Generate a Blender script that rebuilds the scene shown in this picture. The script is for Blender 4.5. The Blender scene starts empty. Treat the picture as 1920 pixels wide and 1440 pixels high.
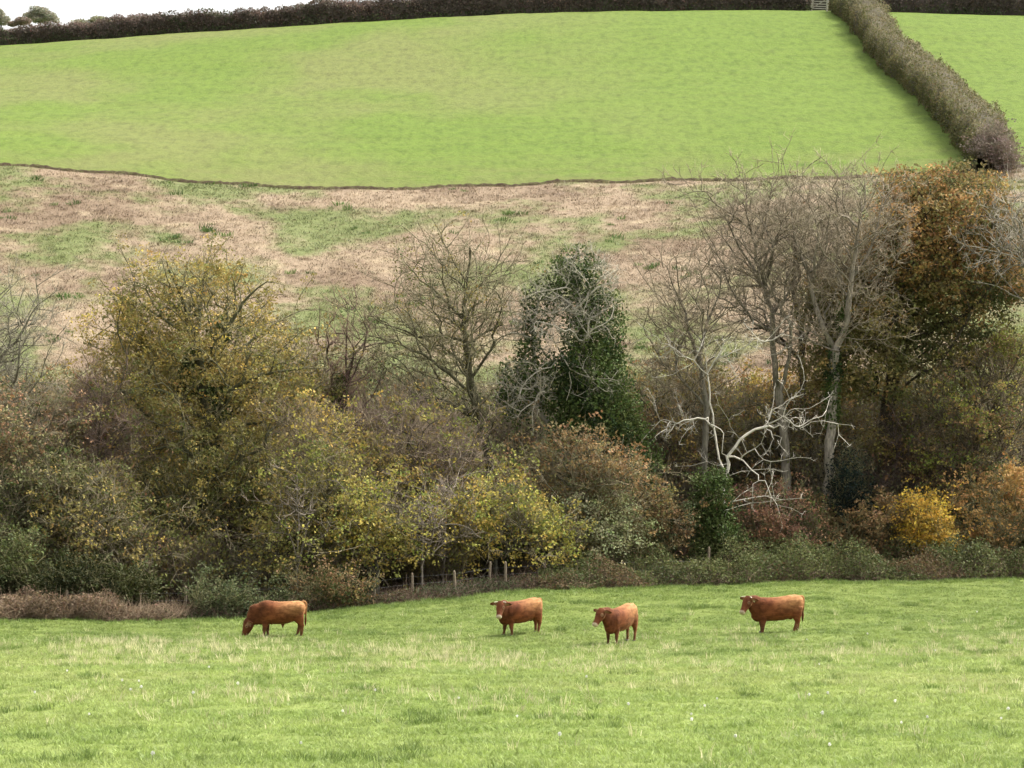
import bpy, bmesh, math
import numpy as np
from mathutils import Vector, Matrix

# ------------------------------------------------------------------ camera, sky, sun, exposure
W0, H0, F, EYE = 1920.0, 1440.0, 5444.0, 450.0
PITCH = -math.atan((720 - EYE) / F)
scene = bpy.context.scene
cam_d = bpy.data.cameras.new('camera'); cam_d.sensor_width = 36; cam_d.lens = F / W0 * 36
cam_d.clip_start = 0.5; cam_d.clip_end = 12000
cam = bpy.data.objects.new('camera', cam_d); scene.collection.objects.link(cam)
cam.location = (0, 0, 0); cam.rotation_euler = (math.radians(90) + PITCH, 0, 0)
scene.camera = cam

SUN_EL, SUN_AZ = 52.0, 62.0       # azimuth measured from +Y (away from camera) towards +X (right)
world = bpy.data.worlds.new('World'); scene.world = world; world.use_nodes = True
wn = world.node_tree; bgn = wn.nodes['Background']
sky = wn.nodes.new('ShaderNodeTexSky'); sky.sky_type = 'NISHITA'; sky.sun_disc = False
sky.sun_elevation = math.radians(SUN_EL); sky.sun_rotation = math.radians(SUN_AZ)
sky.air_density = 1.0; sky.dust_density = 4.0; sky.ozone_density = 1.0
hs = wn.nodes.new('ShaderNodeHueSaturation'); hs.inputs['Saturation'].default_value = 0.14   # cloud cover: a nearly colourless sky
wn.links.new(sky.outputs[0], hs.inputs['Color']); wn.links.new(hs.outputs[0], bgn.inputs['Color'])
bgn.inputs['Strength'].default_value = 0.11

sun_d = bpy.data.lights.new('sun', 'SUN'); sun_d.energy = 1.5; sun_d.angle = math.radians(14); sun_d.color = (1, .955, .88)
sun = bpy.data.objects.new('sun', sun_d); scene.collection.objects.link(sun)
_a, _e = math.radians(SUN_AZ), math.radians(SUN_EL)
sun_vec = Vector((math.sin(_a) * math.cos(_e), math.cos(_a) * math.cos(_e), math.sin(_e)))
sun.rotation_euler = sun_vec.to_track_quat('Z', 'Y').to_euler()
sun.location = (60, 60, 80)

vs = scene.view_settings
vs.view_transform = 'Standard'; vs.look = 'None'; vs.gamma = 1; vs.use_curve_mapping = False
vs.exposure = 2.0
scene.render.engine = 'CYCLES'
cy = scene.cycles
cy.use_denoising = True
cy.max_bounces = 5; cy.diffuse_bounces = 3; cy.glossy_bounces = 2; cy.transmission_bounces = 3; cy.transparent_max_bounces = 4
cy.use_adaptive_sampling = True; cy.adaptive_threshold = 0.02
cy.caustics_reflective = False; cy.caustics_refractive = False
scene.render.film_transparent = False

C = scene.collection
rng = np.random.default_rng(7)

# ------------------------------------------------------------------ helpers
_Fw = np.array([0, math.cos(PITCH), math.sin(PITCH)]); _Up = np.array([0, -math.sin(PITCH), math.cos(PITCH)]); _Rt = np.array([1., 0, 0])
def at(px, py, Y):
    d = _Fw + _Rt * ((px - 960) / F) - _Up * ((py - 720) / F)
    return d * (Y / d[1])
def m_px(n, Y): return n * Y / F

def _hash(ix, iy, seed):
    h = (ix.astype(np.int64) * 374761393 + iy.astype(np.int64) * 668265263 + seed * 1442695041) & 0x7fffffff
    h = (h ^ (h >> 13)) * 1274126177 & 0x7fffffff
    return ((h ^ (h >> 16)) & 0xffff) / 65535.0
def vnoise(x, y, seed=0):
    x = np.asarray(x, float); y = np.asarray(y, float)
    ix = np.floor(x); iy = np.floor(y); fx = x - ix; fy = y - iy
    fx = fx * fx * (3 - 2 * fx); fy = fy * fy * (3 - 2 * fy)
    a = _hash(ix, iy, seed); b = _hash(ix + 1, iy, seed); c = _hash(ix, iy + 1, seed); d = _hash(ix + 1, iy + 1, seed)
    return a + (b - a) * fx + (c - a) * fy + (a - b - c + d) * fx * fy
def fbm(x, y, seed=0, o=3):
    s = 0; w = 0.5
    for k in range(o):
        s = s + w * vnoise(x * 2 ** k, y * 2 ** k, seed + k * 17); w *= .5
    return s / (1 - .5 ** o)
def noise3(p, s, seed=0):
    return (vnoise(p[:, 0] * s + p[:, 2] * s * .7, p[:, 1] * s, seed) + vnoise(p[:, 1] * s - 5, p[:, 2] * s + p[:, 0] * s * .5, seed + 3)) * .5
def unit(v):
    return v / np.maximum(np.linalg.norm(v, axis=-1, keepdims=True), 1e-9)

def mesh_np(name, verts, tris, col=None, smooth=False):
    me = bpy.data.meshes.new(name)
    verts = np.ascontiguousarray(verts, dtype=np.float32); tris = np.ascontiguousarray(tris, dtype=np.int32)
    nv, nt = len(verts), len(tris)
    me.vertices.add(nv); me.vertices.foreach_set('co', verts.ravel())
    me.loops.add(nt * 3); me.loops.foreach_set('vertex_index', tris.ravel())
    me.polygons.add(nt); me.polygons.foreach_set('loop_start', np.arange(0, nt * 3, 3, dtype=np.int32))
    try: me.polygons.foreach_set('loop_total', np.full(nt, 3, dtype=np.int32))
    except Exception: pass
    if smooth: me.polygons.foreach_set('use_smooth', np.ones(nt, dtype=bool))
    if col is not None:
        a = me.color_attributes.new('Col', 'FLOAT_COLOR', 'POINT')
        c4 = np.ones((nv, 4), dtype=np.float32); c4[:, :3] = col
        a.data.foreach_set('color', c4.ravel())
    me.update(calc_edges=True); me.validate()
    return me
def link(name, me, mat=None, parent=None, loc=None):
    o = bpy.data.objects.new(name, me); C.objects.link(o)
    if mat is not None: me.materials.append(mat)
    if parent is not None: o.parent = parent
    if name in ('twigs', 'crown', 'ivy', 'foliage'): o['kind'] = 'stuff'
    if loc is not None: o.location = loc
    return o
def tag(o, label, cat=None, group=None, kind=None):
    o['label'] = label
    if cat: o['category'] = cat
    if group: o['group'] = group
    if kind: o['kind'] = kind
    return o
def thing(name, label, cat, loc, group=None):
    o = bpy.data.objects.new(name, None); C.objects.link(o); o.location = loc; o.empty_display_size = .3
    return tag(o, label, cat, group)

class Geo:
    """collects triangles with vertex colours"""
    def __init__(s): s.v = []; s.t = []; s.c = []; s.n = 0
    def add(s, v, t, c):
        v = np.asarray(v, float); t = np.asarray(t, np.int64)
        s.v.append(v); s.t.append(t + s.n); s.n += len(v)
        c = np.asarray(c, float)
        s.c.append(np.broadcast_to(c, (len(v), 3)) if c.ndim == 1 else c)
    def mesh(s, name, origin=(0, 0, 0), smooth=False):
        return mesh_np(name, np.concatenate(s.v) - np.asarray(origin), np.concatenate(s.t), np.concatenate(s.c), smooth)
    def __bool__(s): return s.n > 0

def leaf_quads(g, P, size, col, r, up=0.35, asp=0.62):
    """a folded four-point leaf at each point"""
    n = len(P)
    if n == 0: return
    nrm = unit(r.normal(size=(n, 3)) + np.array([0, -.15, up]) * 1.6)
    t = unit(np.cross(nrm, r.normal(size=(n, 3)))); b = np.cross(nrm, t)
    size = np.broadcast_to(size, (n,))[:, None] * r.uniform(.65, 1.3, (n, 1))
    h = size * .5
    v = np.stack([P - t * h, P + b * h * asp + nrm * h * .25, P + t * h, P - b * h * asp + nrm * h * .25], 1).reshape(-1, 3)
    k = np.arange(n)[:, None] * 4
    t3 = np.concatenate([k + np.array([[0, 1, 2]]), k + np.array([[0, 2, 3]])], 0)
    g.add(v, t3, np.repeat(col, 4, 0))

def twig_tris(g, B, D, L, R, col, r, bend=.25, sag=0.0):
    n = len(B)
    if n == 0: return
    D = unit(D); ref = r.normal(size=(n, 3)); s = unit(np.cross(D, ref)); u = np.cross(D, s)
    L = np.broadcast_to(L, (n,))[:, None]; R = np.broadcast_to(R, (n,))[:, None]
    off = s * r.normal(size=(n, 1)) * L * bend * .5 + u * r.normal(size=(n, 1)) * L * bend * .5
    M = B + D * L * .5 + off; T = B + D * L + off * .3 + np.array([0, 0, -1]) * L * sag + r.normal(size=(n, 3)) * L * bend * .4
    vs_ = []
    for (c, k) in ((B, 1.), (M, .75)):
        for j in range(3):
            a = 2 * math.pi * j / 3
            vs_.append(c + (s * math.cos(a) + u * math.sin(a)) * R * k)
    vs_.append(T)
    v = np.stack(vs_, 1).reshape(-1, 3); k = np.arange(n)[:, None] * 7; tr = []
    for j in range(3):
        a, b = j, (j + 1) % 3
        tr += [k + np.array([[a, b, b + 3]]), k + np.array([[a, b + 3, a + 3]]), k + np.array([[a + 3, b + 3, 6]])]
    g.add(v, np.concatenate(tr, 0), np.repeat(np.broadcast_to(col, (n, 3)), 7, 0))
    return M, T

def spur_tris(g, B, D, L, R, col, r, bend=.25, sag=0.0):
    """short straight spurs: three faces each"""
    n = len(B); D = unit(D); s = unit(np.cross(D, r.normal(size=(n, 3)))); u = np.cross(D, s)
    L = np.broadcast_to(L, (n,))[:, None]; R = np.broadcast_to(R, (n,))[:, None]
    T = B + D * L + np.array([0, 0, -1]) * L * sag + r.normal(size=(n, 3)) * L * bend * .5
    v = np.stack([B + (s * math.cos(a) + u * math.sin(a)) * R for a in (0, 2.094, 4.189)] + [T], 1).reshape(-1, 3); k = np.arange(n)[:, None] * 4
    g.add(v, np.concatenate([k + np.array([[a, (a + 1) % 3, 3]]) for a in range(3)], 0), np.repeat(np.broadcast_to(col, (n, 3)), 4, 0)); return (B + T) / 2, T
def tube(g, pts, rad, sides, col, cap=True, cap2=False):
    pts = np.asarray(pts, float); n = len(pts); rad = np.broadcast_to(rad, (n,))
    tg = np.gradient(pts, axis=0); tg = unit(tg)
    ref = np.array([.31, .87, .12]) if abs(tg[0] @ np.array([.31, .87, .12])) < .9 else np.array([1., 0, 0])
    s = np.zeros_like(pts); prev = ref
    for i in range(n):
        q = prev - tg[i] * (prev @ tg[i]); q /= max(np.linalg.norm(q), 1e-6); s[i] = q; prev = q
    u = np.cross(tg, s); a = np.arange(sides) * 2 * math.pi / sides
    v = (pts[:, None] + (s[:, None] * np.cos(a)[None, :, None] + u[:, None] * np.sin(a)[None, :, None]) * rad[:, None, None]).reshape(-1, 3)
    i = np.arange(n - 1)[:, None] * sides; j = np.arange(sides)[None]; j2 = (j + 1) % sides
    A = (i + j).ravel(); B = (i + j2).ravel(); Cc = (i + sides + j2).ravel(); D = (i + sides + j).ravel()
    t = np.concatenate([np.stack([A, B, Cc], 1), np.stack([A, Cc, D], 1)], 0)
    if cap:
        v = np.concatenate([v, pts[-1:] + tg[-1:] * rad[-1]], 0)
        b = (n - 1) * sides; t = np.concatenate([t, np.stack([b + np.arange(sides), b + (np.arange(sides) + 1) % sides, np.full(sides, n * sides)], 1)], 0)
    if cap2:
        t = np.concatenate([t, np.stack([(np.arange(sides) + 1) % sides, np.arange(sides), np.full(sides, len(v))], 1)], 0); v = np.concatenate([v, pts[:1] - tg[:1] * rad[0] * .5], 0)
    if isinstance(col, np.ndarray) and col.ndim == 2: c = np.concatenate([np.repeat(col, sides, 0), col[-1:]] if cap else [np.repeat(col, sides, 0)], 0)
    else: c = col
    g.add(v, t, c)

def poly_resample(pts, step):
    pts = np.asarray(pts, float)
    if len(pts) > 2:                      # Catmull-Rom for smooth limbs
        P = np.concatenate([[2 * pts[0] - pts[1]], pts, [2 * pts[-1] - pts[-2]]]); out = []
        for i in range(1, len(P) - 2):
            m = max(2, int(np.linalg.norm(P[i + 1] - P[i]) / step))
            for k in range(m):
                t = k / m; p0, p1, p2, p3 = P[i - 1:i + 3]
                out.append(.5 * (2 * p1 + (p2 - p0) * t + (2 * p0 - 5 * p1 + 4 * p2 - p3) * t * t + (3 * p1 - p0 - 3 * p2 + p3) * t ** 3))
        out.append(P[-2]); return np.array(out)
    m = max(2, int(np.linalg.norm(pts[1] - pts[0]) / step))
    return pts[0] + (pts[1] - pts[0]) * np.linspace(0, 1, m + 1)[:, None]

# ------------------------------------------------------------------ materials
def new_mat(name):
    m = bpy.data.materials.new(name); m.use_nodes = True; nt = m.node_tree
    for n in list(nt.nodes): nt.nodes.remove(n)
    out = nt.nodes.new('ShaderNodeOutputMaterial'); return m, nt, out
def N(nt, kind, **kw):
    n = nt.nodes.new(kind)
    for k, v in kw.items():
        if k in n.inputs.keys(): n.inputs[k].default_value = v
        else: setattr(n, k, v)
    return n
def L(nt, a, b): nt.links.new(a, b)
def noise(nt, vec, scale, detail=4, rough=.55):
    n = N(nt, 'ShaderNodeTexNoise'); n.inputs['Scale'].default_value = scale; n.inputs['Detail'].default_value = detail; n.inputs['Roughness'].default_value = rough
    L(nt, vec, n.inputs['Vector']); return n.outputs['Fac']
def ramp(nt, fac, lo, hi, a=0., b=1.):
    n = N(nt, 'ShaderNodeMapRange', interpolation_type='SMOOTHSTEP'); n.inputs['From Min'].default_value = lo; n.inputs['From Max'].default_value = hi
    n.inputs['To Min'].default_value = a; n.inputs['To Max'].default_value = b; L(nt, fac, n.inputs['Value']); return n.outputs['Result']
def mix(nt, fac, a, b, mode='MIX'):
    n = N(nt, 'ShaderNodeMix', data_type='RGBA', blend_type=mode)
    if isinstance(fac, (int, float)): n.inputs[0].default_value = fac
    else: L(nt, fac, n.inputs[0])
    for i, c in ((6, a), (7, b)):
        if isinstance(c, tuple): n.inputs[i].default_value = (*c, 1)
        else: L(nt, c, n.inputs[i])
    return n.outputs[2]
def mth(nt, op, a, b=None):
    n = N(nt, 'ShaderNodeMath', operation=op)
    for i, c in ((0, a), (1, b)):
        if c is None: continue
        if isinstance(c, (int, float)): n.inputs[i].default_value = c
        else: L(nt, c, n.inputs[i])
    return n.outputs[0]
def position(nt): return N(nt, 'ShaderNodeNewGeometry').outputs['Position']
def mapped(nt, vec, sc):
    n = N(nt, 'ShaderNodeMapping'); n.inputs['Scale'].default_value = sc; L(nt, vec, n.inputs['Vector']); return n.outputs[0]

def m_leaf(name, trans=.35, rough=.55, gain=1.0):
    m, nt, out = new_mat(name)
    a = N(nt, 'ShaderNodeAttribute', attribute_name='Col').outputs['Color']
    f = noise(nt, position(nt), 3.0, 2)
    c = mix(nt, 1.0, a, mix(nt, ramp(nt, f, .3, .7), (.82 * gain, .82 * gain, .82 * gain), (1.15 * gain, 1.15 * gain, 1.15 * gain)), 'MULTIPLY')
    p = N(nt, 'ShaderNodeBsdfPrincipled', Roughness=rough); L(nt, c, p.inputs['Base Color'])
    p.inputs['Specular IOR Level'].default_value = .10
    t = N(nt, 'ShaderNodeBsdfTranslucent'); L(nt, c, t.inputs['Color'])
    x = N(nt, 'ShaderNodeMixShader'); x.inputs[0].default_value = trans; L(nt, p.outputs[0], x.inputs[1]); L(nt, t.outputs[0], x.inputs[2])
    L(nt, x.outputs[0], out.inputs['Surface']); return m
def m_bark(name):
    m, nt, out = new_mat(name)
    a = N(nt, 'ShaderNodeAttribute', attribute_name='Col').outputs['Color']; pos = position(nt)
    f = noise(nt, mapped(nt, pos, (1, 1, .25)), 9, 5, .65); g2 = noise(nt, pos, 1.7, 3)
    c = mix(nt, 1.0, a, mix(nt, ramp(nt, f, .3, .7), (.55, .55, .55), (1.35, 1.35, 1.35)), 'MULTIPLY')
    c = mix(nt, ramp(nt, g2, .5, .72, 0, .45), c, (.10, .105, .05))        # algae and moss in patches
    p = N(nt, 'ShaderNodeBsdfPrincipled', Roughness=.9); L(nt, c, p.inputs['Base Color']); p.inputs['Specular IOR Level'].default_value = .15
    b = N(nt, 'ShaderNodeBump', Strength=.6, Distance=.03); L(nt, f, b.inputs['Height']); L(nt, b.outputs[0], p.inputs['Normal'])
    L(nt, p.outputs[0], out.inputs['Surface']); return m
LEAF = m_leaf('autumn_leaf', .33, .6, 2.0); IVY = m_leaf('ivy_leaf', .2, .62, 1.25); TWIG = m_leaf('twig_bark', 0.0, .85, 1.55); BARK = m_bark('bark')
PALE = m_leaf('dead_wood', 0.0, .8)
def m_plain(name, c1, c2, scale, rough=.8, bump=.3):
    m, nt, out = new_mat(name); tc = N(nt, 'ShaderNodeTexCoord').outputs['Object']
    f = noise(nt, tc, scale, 5, .6)
    p = N(nt, 'ShaderNodeBsdfPrincipled', Roughness=rough); L(nt, mix(nt, ramp(nt, f, .3, .7), c1, c2), p.inputs['Base Color'])
    b = N(nt, 'ShaderNodeBump', Strength=bump, Distance=.02); L(nt, f, b.inputs['Height']); L(nt, b.outputs[0], p.inputs['Normal'])
    L(nt, p.outputs[0], out.inputs['Surface']); return m

# colour fields over the ground, shared by the earth and by what grows on it
def straw_mask(nt, pos):
    sx = N(nt, 'ShaderNodeSeparateXYZ'); L(nt, pos, sx.inputs[0])
    band = mth(nt, 'MULTIPLY', ramp(nt, sx.outputs[1], 52, 74), ramp(nt, sx.outputs[1], 108, 92))
    big = ramp(nt, noise(nt, pos, .16, 3), .40, .62); fine = ramp(nt, noise(nt, pos, 1.6, 4), .38, .66)
    return mth(nt, 'MULTIPLY', mth(nt, 'MULTIPLY', band, big), fine)
def pasture_col(nt, pos):
    big = noise(nt, pos, .09, 3); med = noise(nt, pos, .55, 4); fin = noise(nt, pos, 3.2, 4, .65)
    c = mix(nt, ramp(nt, med, .32, .68), (.200, .268, .062), (.280, .345, .094))
    c = mix(nt, ramp(nt, big, .42, .62, 0, .55), c, (.29, .335, .098))
    c = mix(nt, ramp(nt, fin, .50, .74, 0, .55), c, (.085, .14, .027))
    sx = N(nt, 'ShaderNodeSeparateXYZ'); L(nt, pos, sx.inputs[0]); far = mth(nt, 'MULTIPLY', ramp(nt, sx.outputs[1], 84, 108), .72)      # the damp low ground is a deeper green
    c = mix(nt, far, c, mix(nt, ramp(nt, med, .32, .68), (.128, .182, .040), (.180, .235, .056)))
    return mix(nt, mth(nt, 'MULTIPLY', straw_mask(nt, pos), .22), c, (.52, .46, .25))
def crop_col(nt, pos):
    sx = N(nt, 'ShaderNodeSeparateXYZ'); L(nt, pos, sx.inputs[0]); x, y = sx.outputs[0], sx.outputs[1]
    big = noise(nt, mapped(nt, pos, (1, .55, 0)), .045, 4); med = noise(nt, mapped(nt, pos, (.5, 1, 0)), .28, 5, .65); fin = noise(nt, mapped(nt, pos, (.6, 1, 0)), 1.7, 5, .7)
    ln = N(nt, 'ShaderNodeTexWave', wave_type='BANDS', bands_direction='Y'); ln.inputs['Scale'].default_value = .16; ln.inputs['Distortion'].default_value = 2.2; ln.inputs['Detail'].default_value = 2; ln.inputs['Detail Scale'].default_value = .06; L(nt, mapped(nt, pos, (.10, 1, 0)), ln.inputs['Vector'])
    sw = noise(nt, mapped(nt, pos, (.12, 1, 0)), .10, 3)
    c = mix(nt, ramp(nt, med, .30, .70), (.076, .130, .017), (.098, .155, .022))
    c = mix(nt, ramp(nt, ln.outputs['Fac'], .78, 1.0, 0, .30), c, (.115, .118, .045))
    mo = noise(nt, mapped(nt, pos, (.8, .5, 0)), .33, 4, .65); c = mix(nt, ramp(nt, mo, .50, .68, 0, .30), c, (.085, .098, .026))
    c = mix(nt, ramp(nt, sw, .45, .65, 0, .35), c, (.106, .158, .024))
    thin = mth(nt, 'MULTIPLY', ramp(nt, big, .40, .60), ramp(nt, x, 22, -12))               # thin crop, soil between the rows
    c = mix(nt, mth(nt, 'MULTIPLY', thin, .75), c, (.150, .136, .062))
    c = mix(nt, ramp(nt, fin, .50, .74, 0, .42), c, (.082, .095, .026))
    fin2 = noise(nt, mapped(nt, pos, (1.1, .40, 0)), 1.15, 5, .75); c = mix(nt, ramp(nt, fin2, .40, .70), mix(nt, .40, c, (.145, .185, .036)), mix(nt, .5, c, (.052, .070, .015)))
    low = mth(nt, 'MULTIPLY', ramp(nt, y, 222, 208), .55)
    return mix(nt, mth(nt, 'MULTIPLY', low, ramp(nt, med, .35, .6)), c, (.130, .128, .048))
def stubble_col(nt, pos):
    sx = N(nt, 'ShaderNodeSeparateXYZ'); L(nt, pos, sx.inputs[0])
    big = noise(nt, mapped(nt, pos, (.65, .5, 0)), .13, 4, .62); med = noise(nt, mapped(nt, pos, (.7, 1, 0)), .42, 5, .65); fin = noise(nt, pos, 2.4, 5, .7)
    g1 = noise(nt, mapped(nt, pos, (.5, .5, .3)), .19, 5, .66)
    c = mix(nt, ramp(nt, big, .40, .58), (.180, .130, .086), (.260, .197, .132))
    c = mix(nt, ramp(nt, med, .50, .70, 0, .65), c, (.36, .29, .185))
    c = mix(nt, ramp(nt, g1, .45, .60, 0, .85), c, (.120, .152, .050))
    return mix(nt, ramp(nt, fin, .50, .75, 0, .6), c, (.15, .105, .055))
def m_ground(name, colfn, bump_s, bump_d):
    m, nt, out = new_mat(name); pos = position(nt)
    p = N(nt, 'ShaderNodeBsdfPrincipled', Roughness=.95); p.inputs['Specular IOR Level'].default_value = .1
    L(nt, colfn(nt, pos), p.inputs['Base Color'])
    b = N(nt, 'ShaderNodeBump', Strength=.9, Distance=bump_d); L(nt, noise(nt, pos, bump_s, 5, .7), b.inputs['Height']); L(nt, b.outputs[0], p.inputs['Normal'])
    L(nt, p.outputs[0], out.inputs['Surface']); return m
def m_blade(name, colfn, trans=.4, jitter=(.75, 1.3)):
    m, nt, out = new_mat(name); pos = position(nt)
    rnd = N(nt, 'ShaderNodeObjectInfo').outputs['Random']
    k = ramp(nt, rnd, 0, 1, *jitter); kk = N(nt, 'ShaderNodeCombineColor')
    for i in range(3): L(nt, k, kk.inputs[i])
    c = mix(nt, 1.0, colfn(nt, pos), kk.outputs[0], 'MULTIPLY')
    p = N(nt, 'ShaderNodeBsdfPrincipled', Roughness=.55); p.inputs['Specular IOR Level'].default_value = .3; L(nt, c, p.inputs['Base Color'])
    t = N(nt, 'ShaderNodeBsdfTranslucent'); L(nt, c, t.inputs['Color'])
    x = N(nt, 'ShaderNodeMixShader'); x.inputs[0].default_value = trans; L(nt, p.outputs[0], x.inputs[1]); L(nt, t.outputs[0], x.inputs[2])
    L(nt, x.outputs[0], out.inputs['Surface']); return m
def litter_col(nt, pos):
    f = noise(nt, pos, .5, 4); g2 = noise(nt, pos, 5, 5, .7)
    return mix(nt, ramp(nt, g2, .35, .7), mix(nt, ramp(nt, f, .35, .65), (.030, .021, .013), (.028, .030, .013)), (.065, .042, .024))
def far_col(nt, pos): return mix(nt, ramp(nt, noise(nt, pos, .02, 4), .4, .6), (.12, .17, .04), (.16, .20, .05))

# ------------------------------------------------------------------ terrain
COLS = np.array([-500., 0, 480, 960, 1440, 1920, 2420])
def col_table():
    rows_top = [118, 86, 54, 27, 20, 30, 45]
    rows_seam = [290, 313, 346, 349, 335, 312, 295]
    edgeY = [115, 117, 119, 124, 131, 136, 139]; edgeR = [1168, 1166, 1158, 1112, 1094, 1086, 1082]
    r105 = [1194, 1194, 1196, 1197, 1190, 1180, 1170]
    out = []
    for i in range(7):
        pts = [(-40, -1.2), (0, -1.75), (45, at(0, 1446, 45)[2]), (70, at(0, 1287, 70)[2]), (105, at(0, r105[i], 105)[2])]
        ze = at(0, edgeR[i], edgeY[i])[2]
        pts += [(edgeY[i], ze), (edgeY[i] + 9, ze - .5), (152, -10.6)]
        pts += [(207, at(0, rows_seam[i], 207)[2]), (265, at(0, (rows_seam[i] * .42 + rows_top[i] * .58) - 12, 265)[2]), (320, at(0, rows_top[i], 320)[2])]
        zt = pts[-1][1]
        pts += [(345, at(0, rows_top[i] + 2, 345)[2]), (600, at(0, rows_top[i] + 6, 600)[2]), (1200, zt + 6), (6000, zt - 60)]
        out.append(np.array(pts))
    return out
TAB = col_table()
def pchip(xs, ys, x):
    h = np.diff(xs); d = np.diff(ys) / h; m = np.zeros_like(ys); m[0] = d[0]; m[-1] = d[-1]
    for i in range(1, len(xs) - 1):
        if d[i - 1] * d[i] > 0:
            w1 = 2 * h[i] + h[i - 1]; w2 = h[i] + 2 * h[i - 1]; m[i] = (w1 + w2) / (w1 / d[i - 1] + w2 / d[i])
    k = np.clip(np.searchsorted(xs, x) - 1, 0, len(h) - 1); t = (x - xs[k]) / h[k]
    return ((1 + 2 * t) * (1 - t) ** 2) * ys[k] + t * (1 - t) ** 2 * h[k] * m[k] + t * t * (3 - 2 * t) * ys[k + 1] + t * t * (t - 1) * h[k] * m[k + 1]
def terrain(X, Y):
    X = np.asarray(X, float); Y = np.asarray(Y, float); sh = np.broadcast(X, Y).shape
    X = np.broadcast_to(X, sh).ravel(); Y = np.broadcast_to(Y, sh).ravel()
    Z = np.stack([pchip(T[:, 0], T[:, 1], Y) for T in TAB])
    c = np.clip(960 + F * X / np.maximum(Y, 12), COLS[0], COLS[-1] - 1e-6)
    k = np.clip(np.searchsorted(COLS, c, side='right') - 1, 0, 5); t = (c - COLS[k]) / (COLS[k + 1] - COLS[k])
    g = lambda j: Z[np.clip(j, 0, 6), np.arange(len(c))]
    p0, p1, p2, p3 = g(k - 1), g(k), g(k + 1), g(k + 2)
    z = .5 * (2 * p1 + (p2 - p0) * t + (2 * p0 - 5 * p1 + 4 * p2 - p3) * t * t + (3 * p1 - p0 - 3 * p2 + p3) * t ** 3)
    amp = np.clip(Y / 60, .3, 1) * .10
    z = z + amp * (fbm(X * .25 + 50, Y * .25 + 50, 5) - .5) * 2 + .05 * (vnoise(X * 1.1 + 9, Y * 1.1 + 9, 8) - .5)
    return z.reshape(sh)
def edgeY(s):
    c = 960 + F * np.asarray(s, float); base = np.interp(c, COLS, [115, 117, 119, 124, 131, 136, 139]); return base + .5 * np.sin(c * .021) + .25 * np.sin(c * .057)
def seamY(s):
    c = 960 + F * np.asarray(s, float); return 207 + .9 * np.sin(c * .006 + 1) + .3 * np.sin(c * .031)
def hedge_line(Y):        # x of the hedge that runs down the hill
    ys = np.array([190., 212, 240, 275, 320]); px = np.array([1900., 1846, 1764, 1664, 1576])
    return (np.interp(Y, ys, px) - 960) / F * Y
def sheet(name, label, mat, y0, y1, ny, xr, nx, power=1.0):
    v = np.linspace(0, 1, ny) ** power; u = np.linspace(0, 1, nx)
    U, V = np.meshgrid(u, v)
    if callable(xr): X, Y = xr(U, V)
    else:
        S = xr[0] + (xr[1] - xr[0]) * U; a = y0(S) if callable(y0) else y0; b = y1(S) if callable(y1) else y1
        Y = a + (b - a) * V; X = S * np.maximum(Y, 25)
    Zz = terrain(X, Y); P = np.stack([X, Y, Zz], -1).reshape(-1, 3)
    i = (np.arange(ny - 1)[:, None] * nx + np.arange(nx - 1)[None]).ravel()
    t = np.concatenate([np.stack([i, i + 1, i + nx + 1], 1), np.stack([i, i + nx + 1, i + nx], 1)])
    o = link(name, mesh_np(name, P, t, None, True), mat); tag(o, label, kind='structure'); return o

SR = (-.30, .30)
thatch = lambda nt, pos: mix(nt, .42, pasture_col(nt, pos), (.075, .085, .022))
m_past = m_ground('pasture_ground', thatch, 6, .12); m_crop = m_ground('crop_ground', crop_col, 2.2, .22)
m_stub = m_ground('stubble_ground', stubble_col, 2.0, .25); m_lit = m_ground('leaf_litter', litter_col, 4, .15); m_far = m_ground('far_ground', far_col, .5, .3)
sheet('near_pasture', 'sloping green pasture in the foreground', m_past, -30, edgeY, 190, SR, 170)
sheet('woodland_floor', 'dark leaf-littered ground under the tree belt', m_lit, edgeY, 154, 30, SR, 170)
sheet('stubble_field', 'patchy tan and green stubble slope behind the trees', m_stub, 154, seamY, 60, SR, 170)
TOPY = 322.
def xr_left(U, V):
    y0 = seamY(SR[0] + (.165 - SR[0]) * U); Y = y0 + (TOPY - y0) * V; xl = SR[0] * Y; return xl + (hedge_line(Y) - xl) * U, Y
def xr_right(U, V):
    y0 = seamY(.165 + (SR[1] - .165) * U); Y = y0 + (TOPY - y0) * V; xl = SR[1] * Y; h = hedge_line(Y); return h + (xl - h) * U, Y
sheet('upper_field', 'bright green drilled field on the hill', m_crop, 0, 0, 90, xr_left, 140)
sheet('side_field', 'green field beyond the dividing hedge on the hill', m_crop, 0, 0, 90, xr_right, 60)
sheet('far_hilltop', 'plateau beyond the hilltop hedge', m_far, TOPY, 5500, 60, SR, 60, 2.5)

def ground_pt(px, Y, dz=0.):
    x = (px - 960) / F * Y; return np.array([x, Y, float(terrain(x, Y)) + dz])
def row_of(p):
    d = np.asarray(p, float); return 720 - F * (d @ _Up) / (d @ _Fw)

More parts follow.
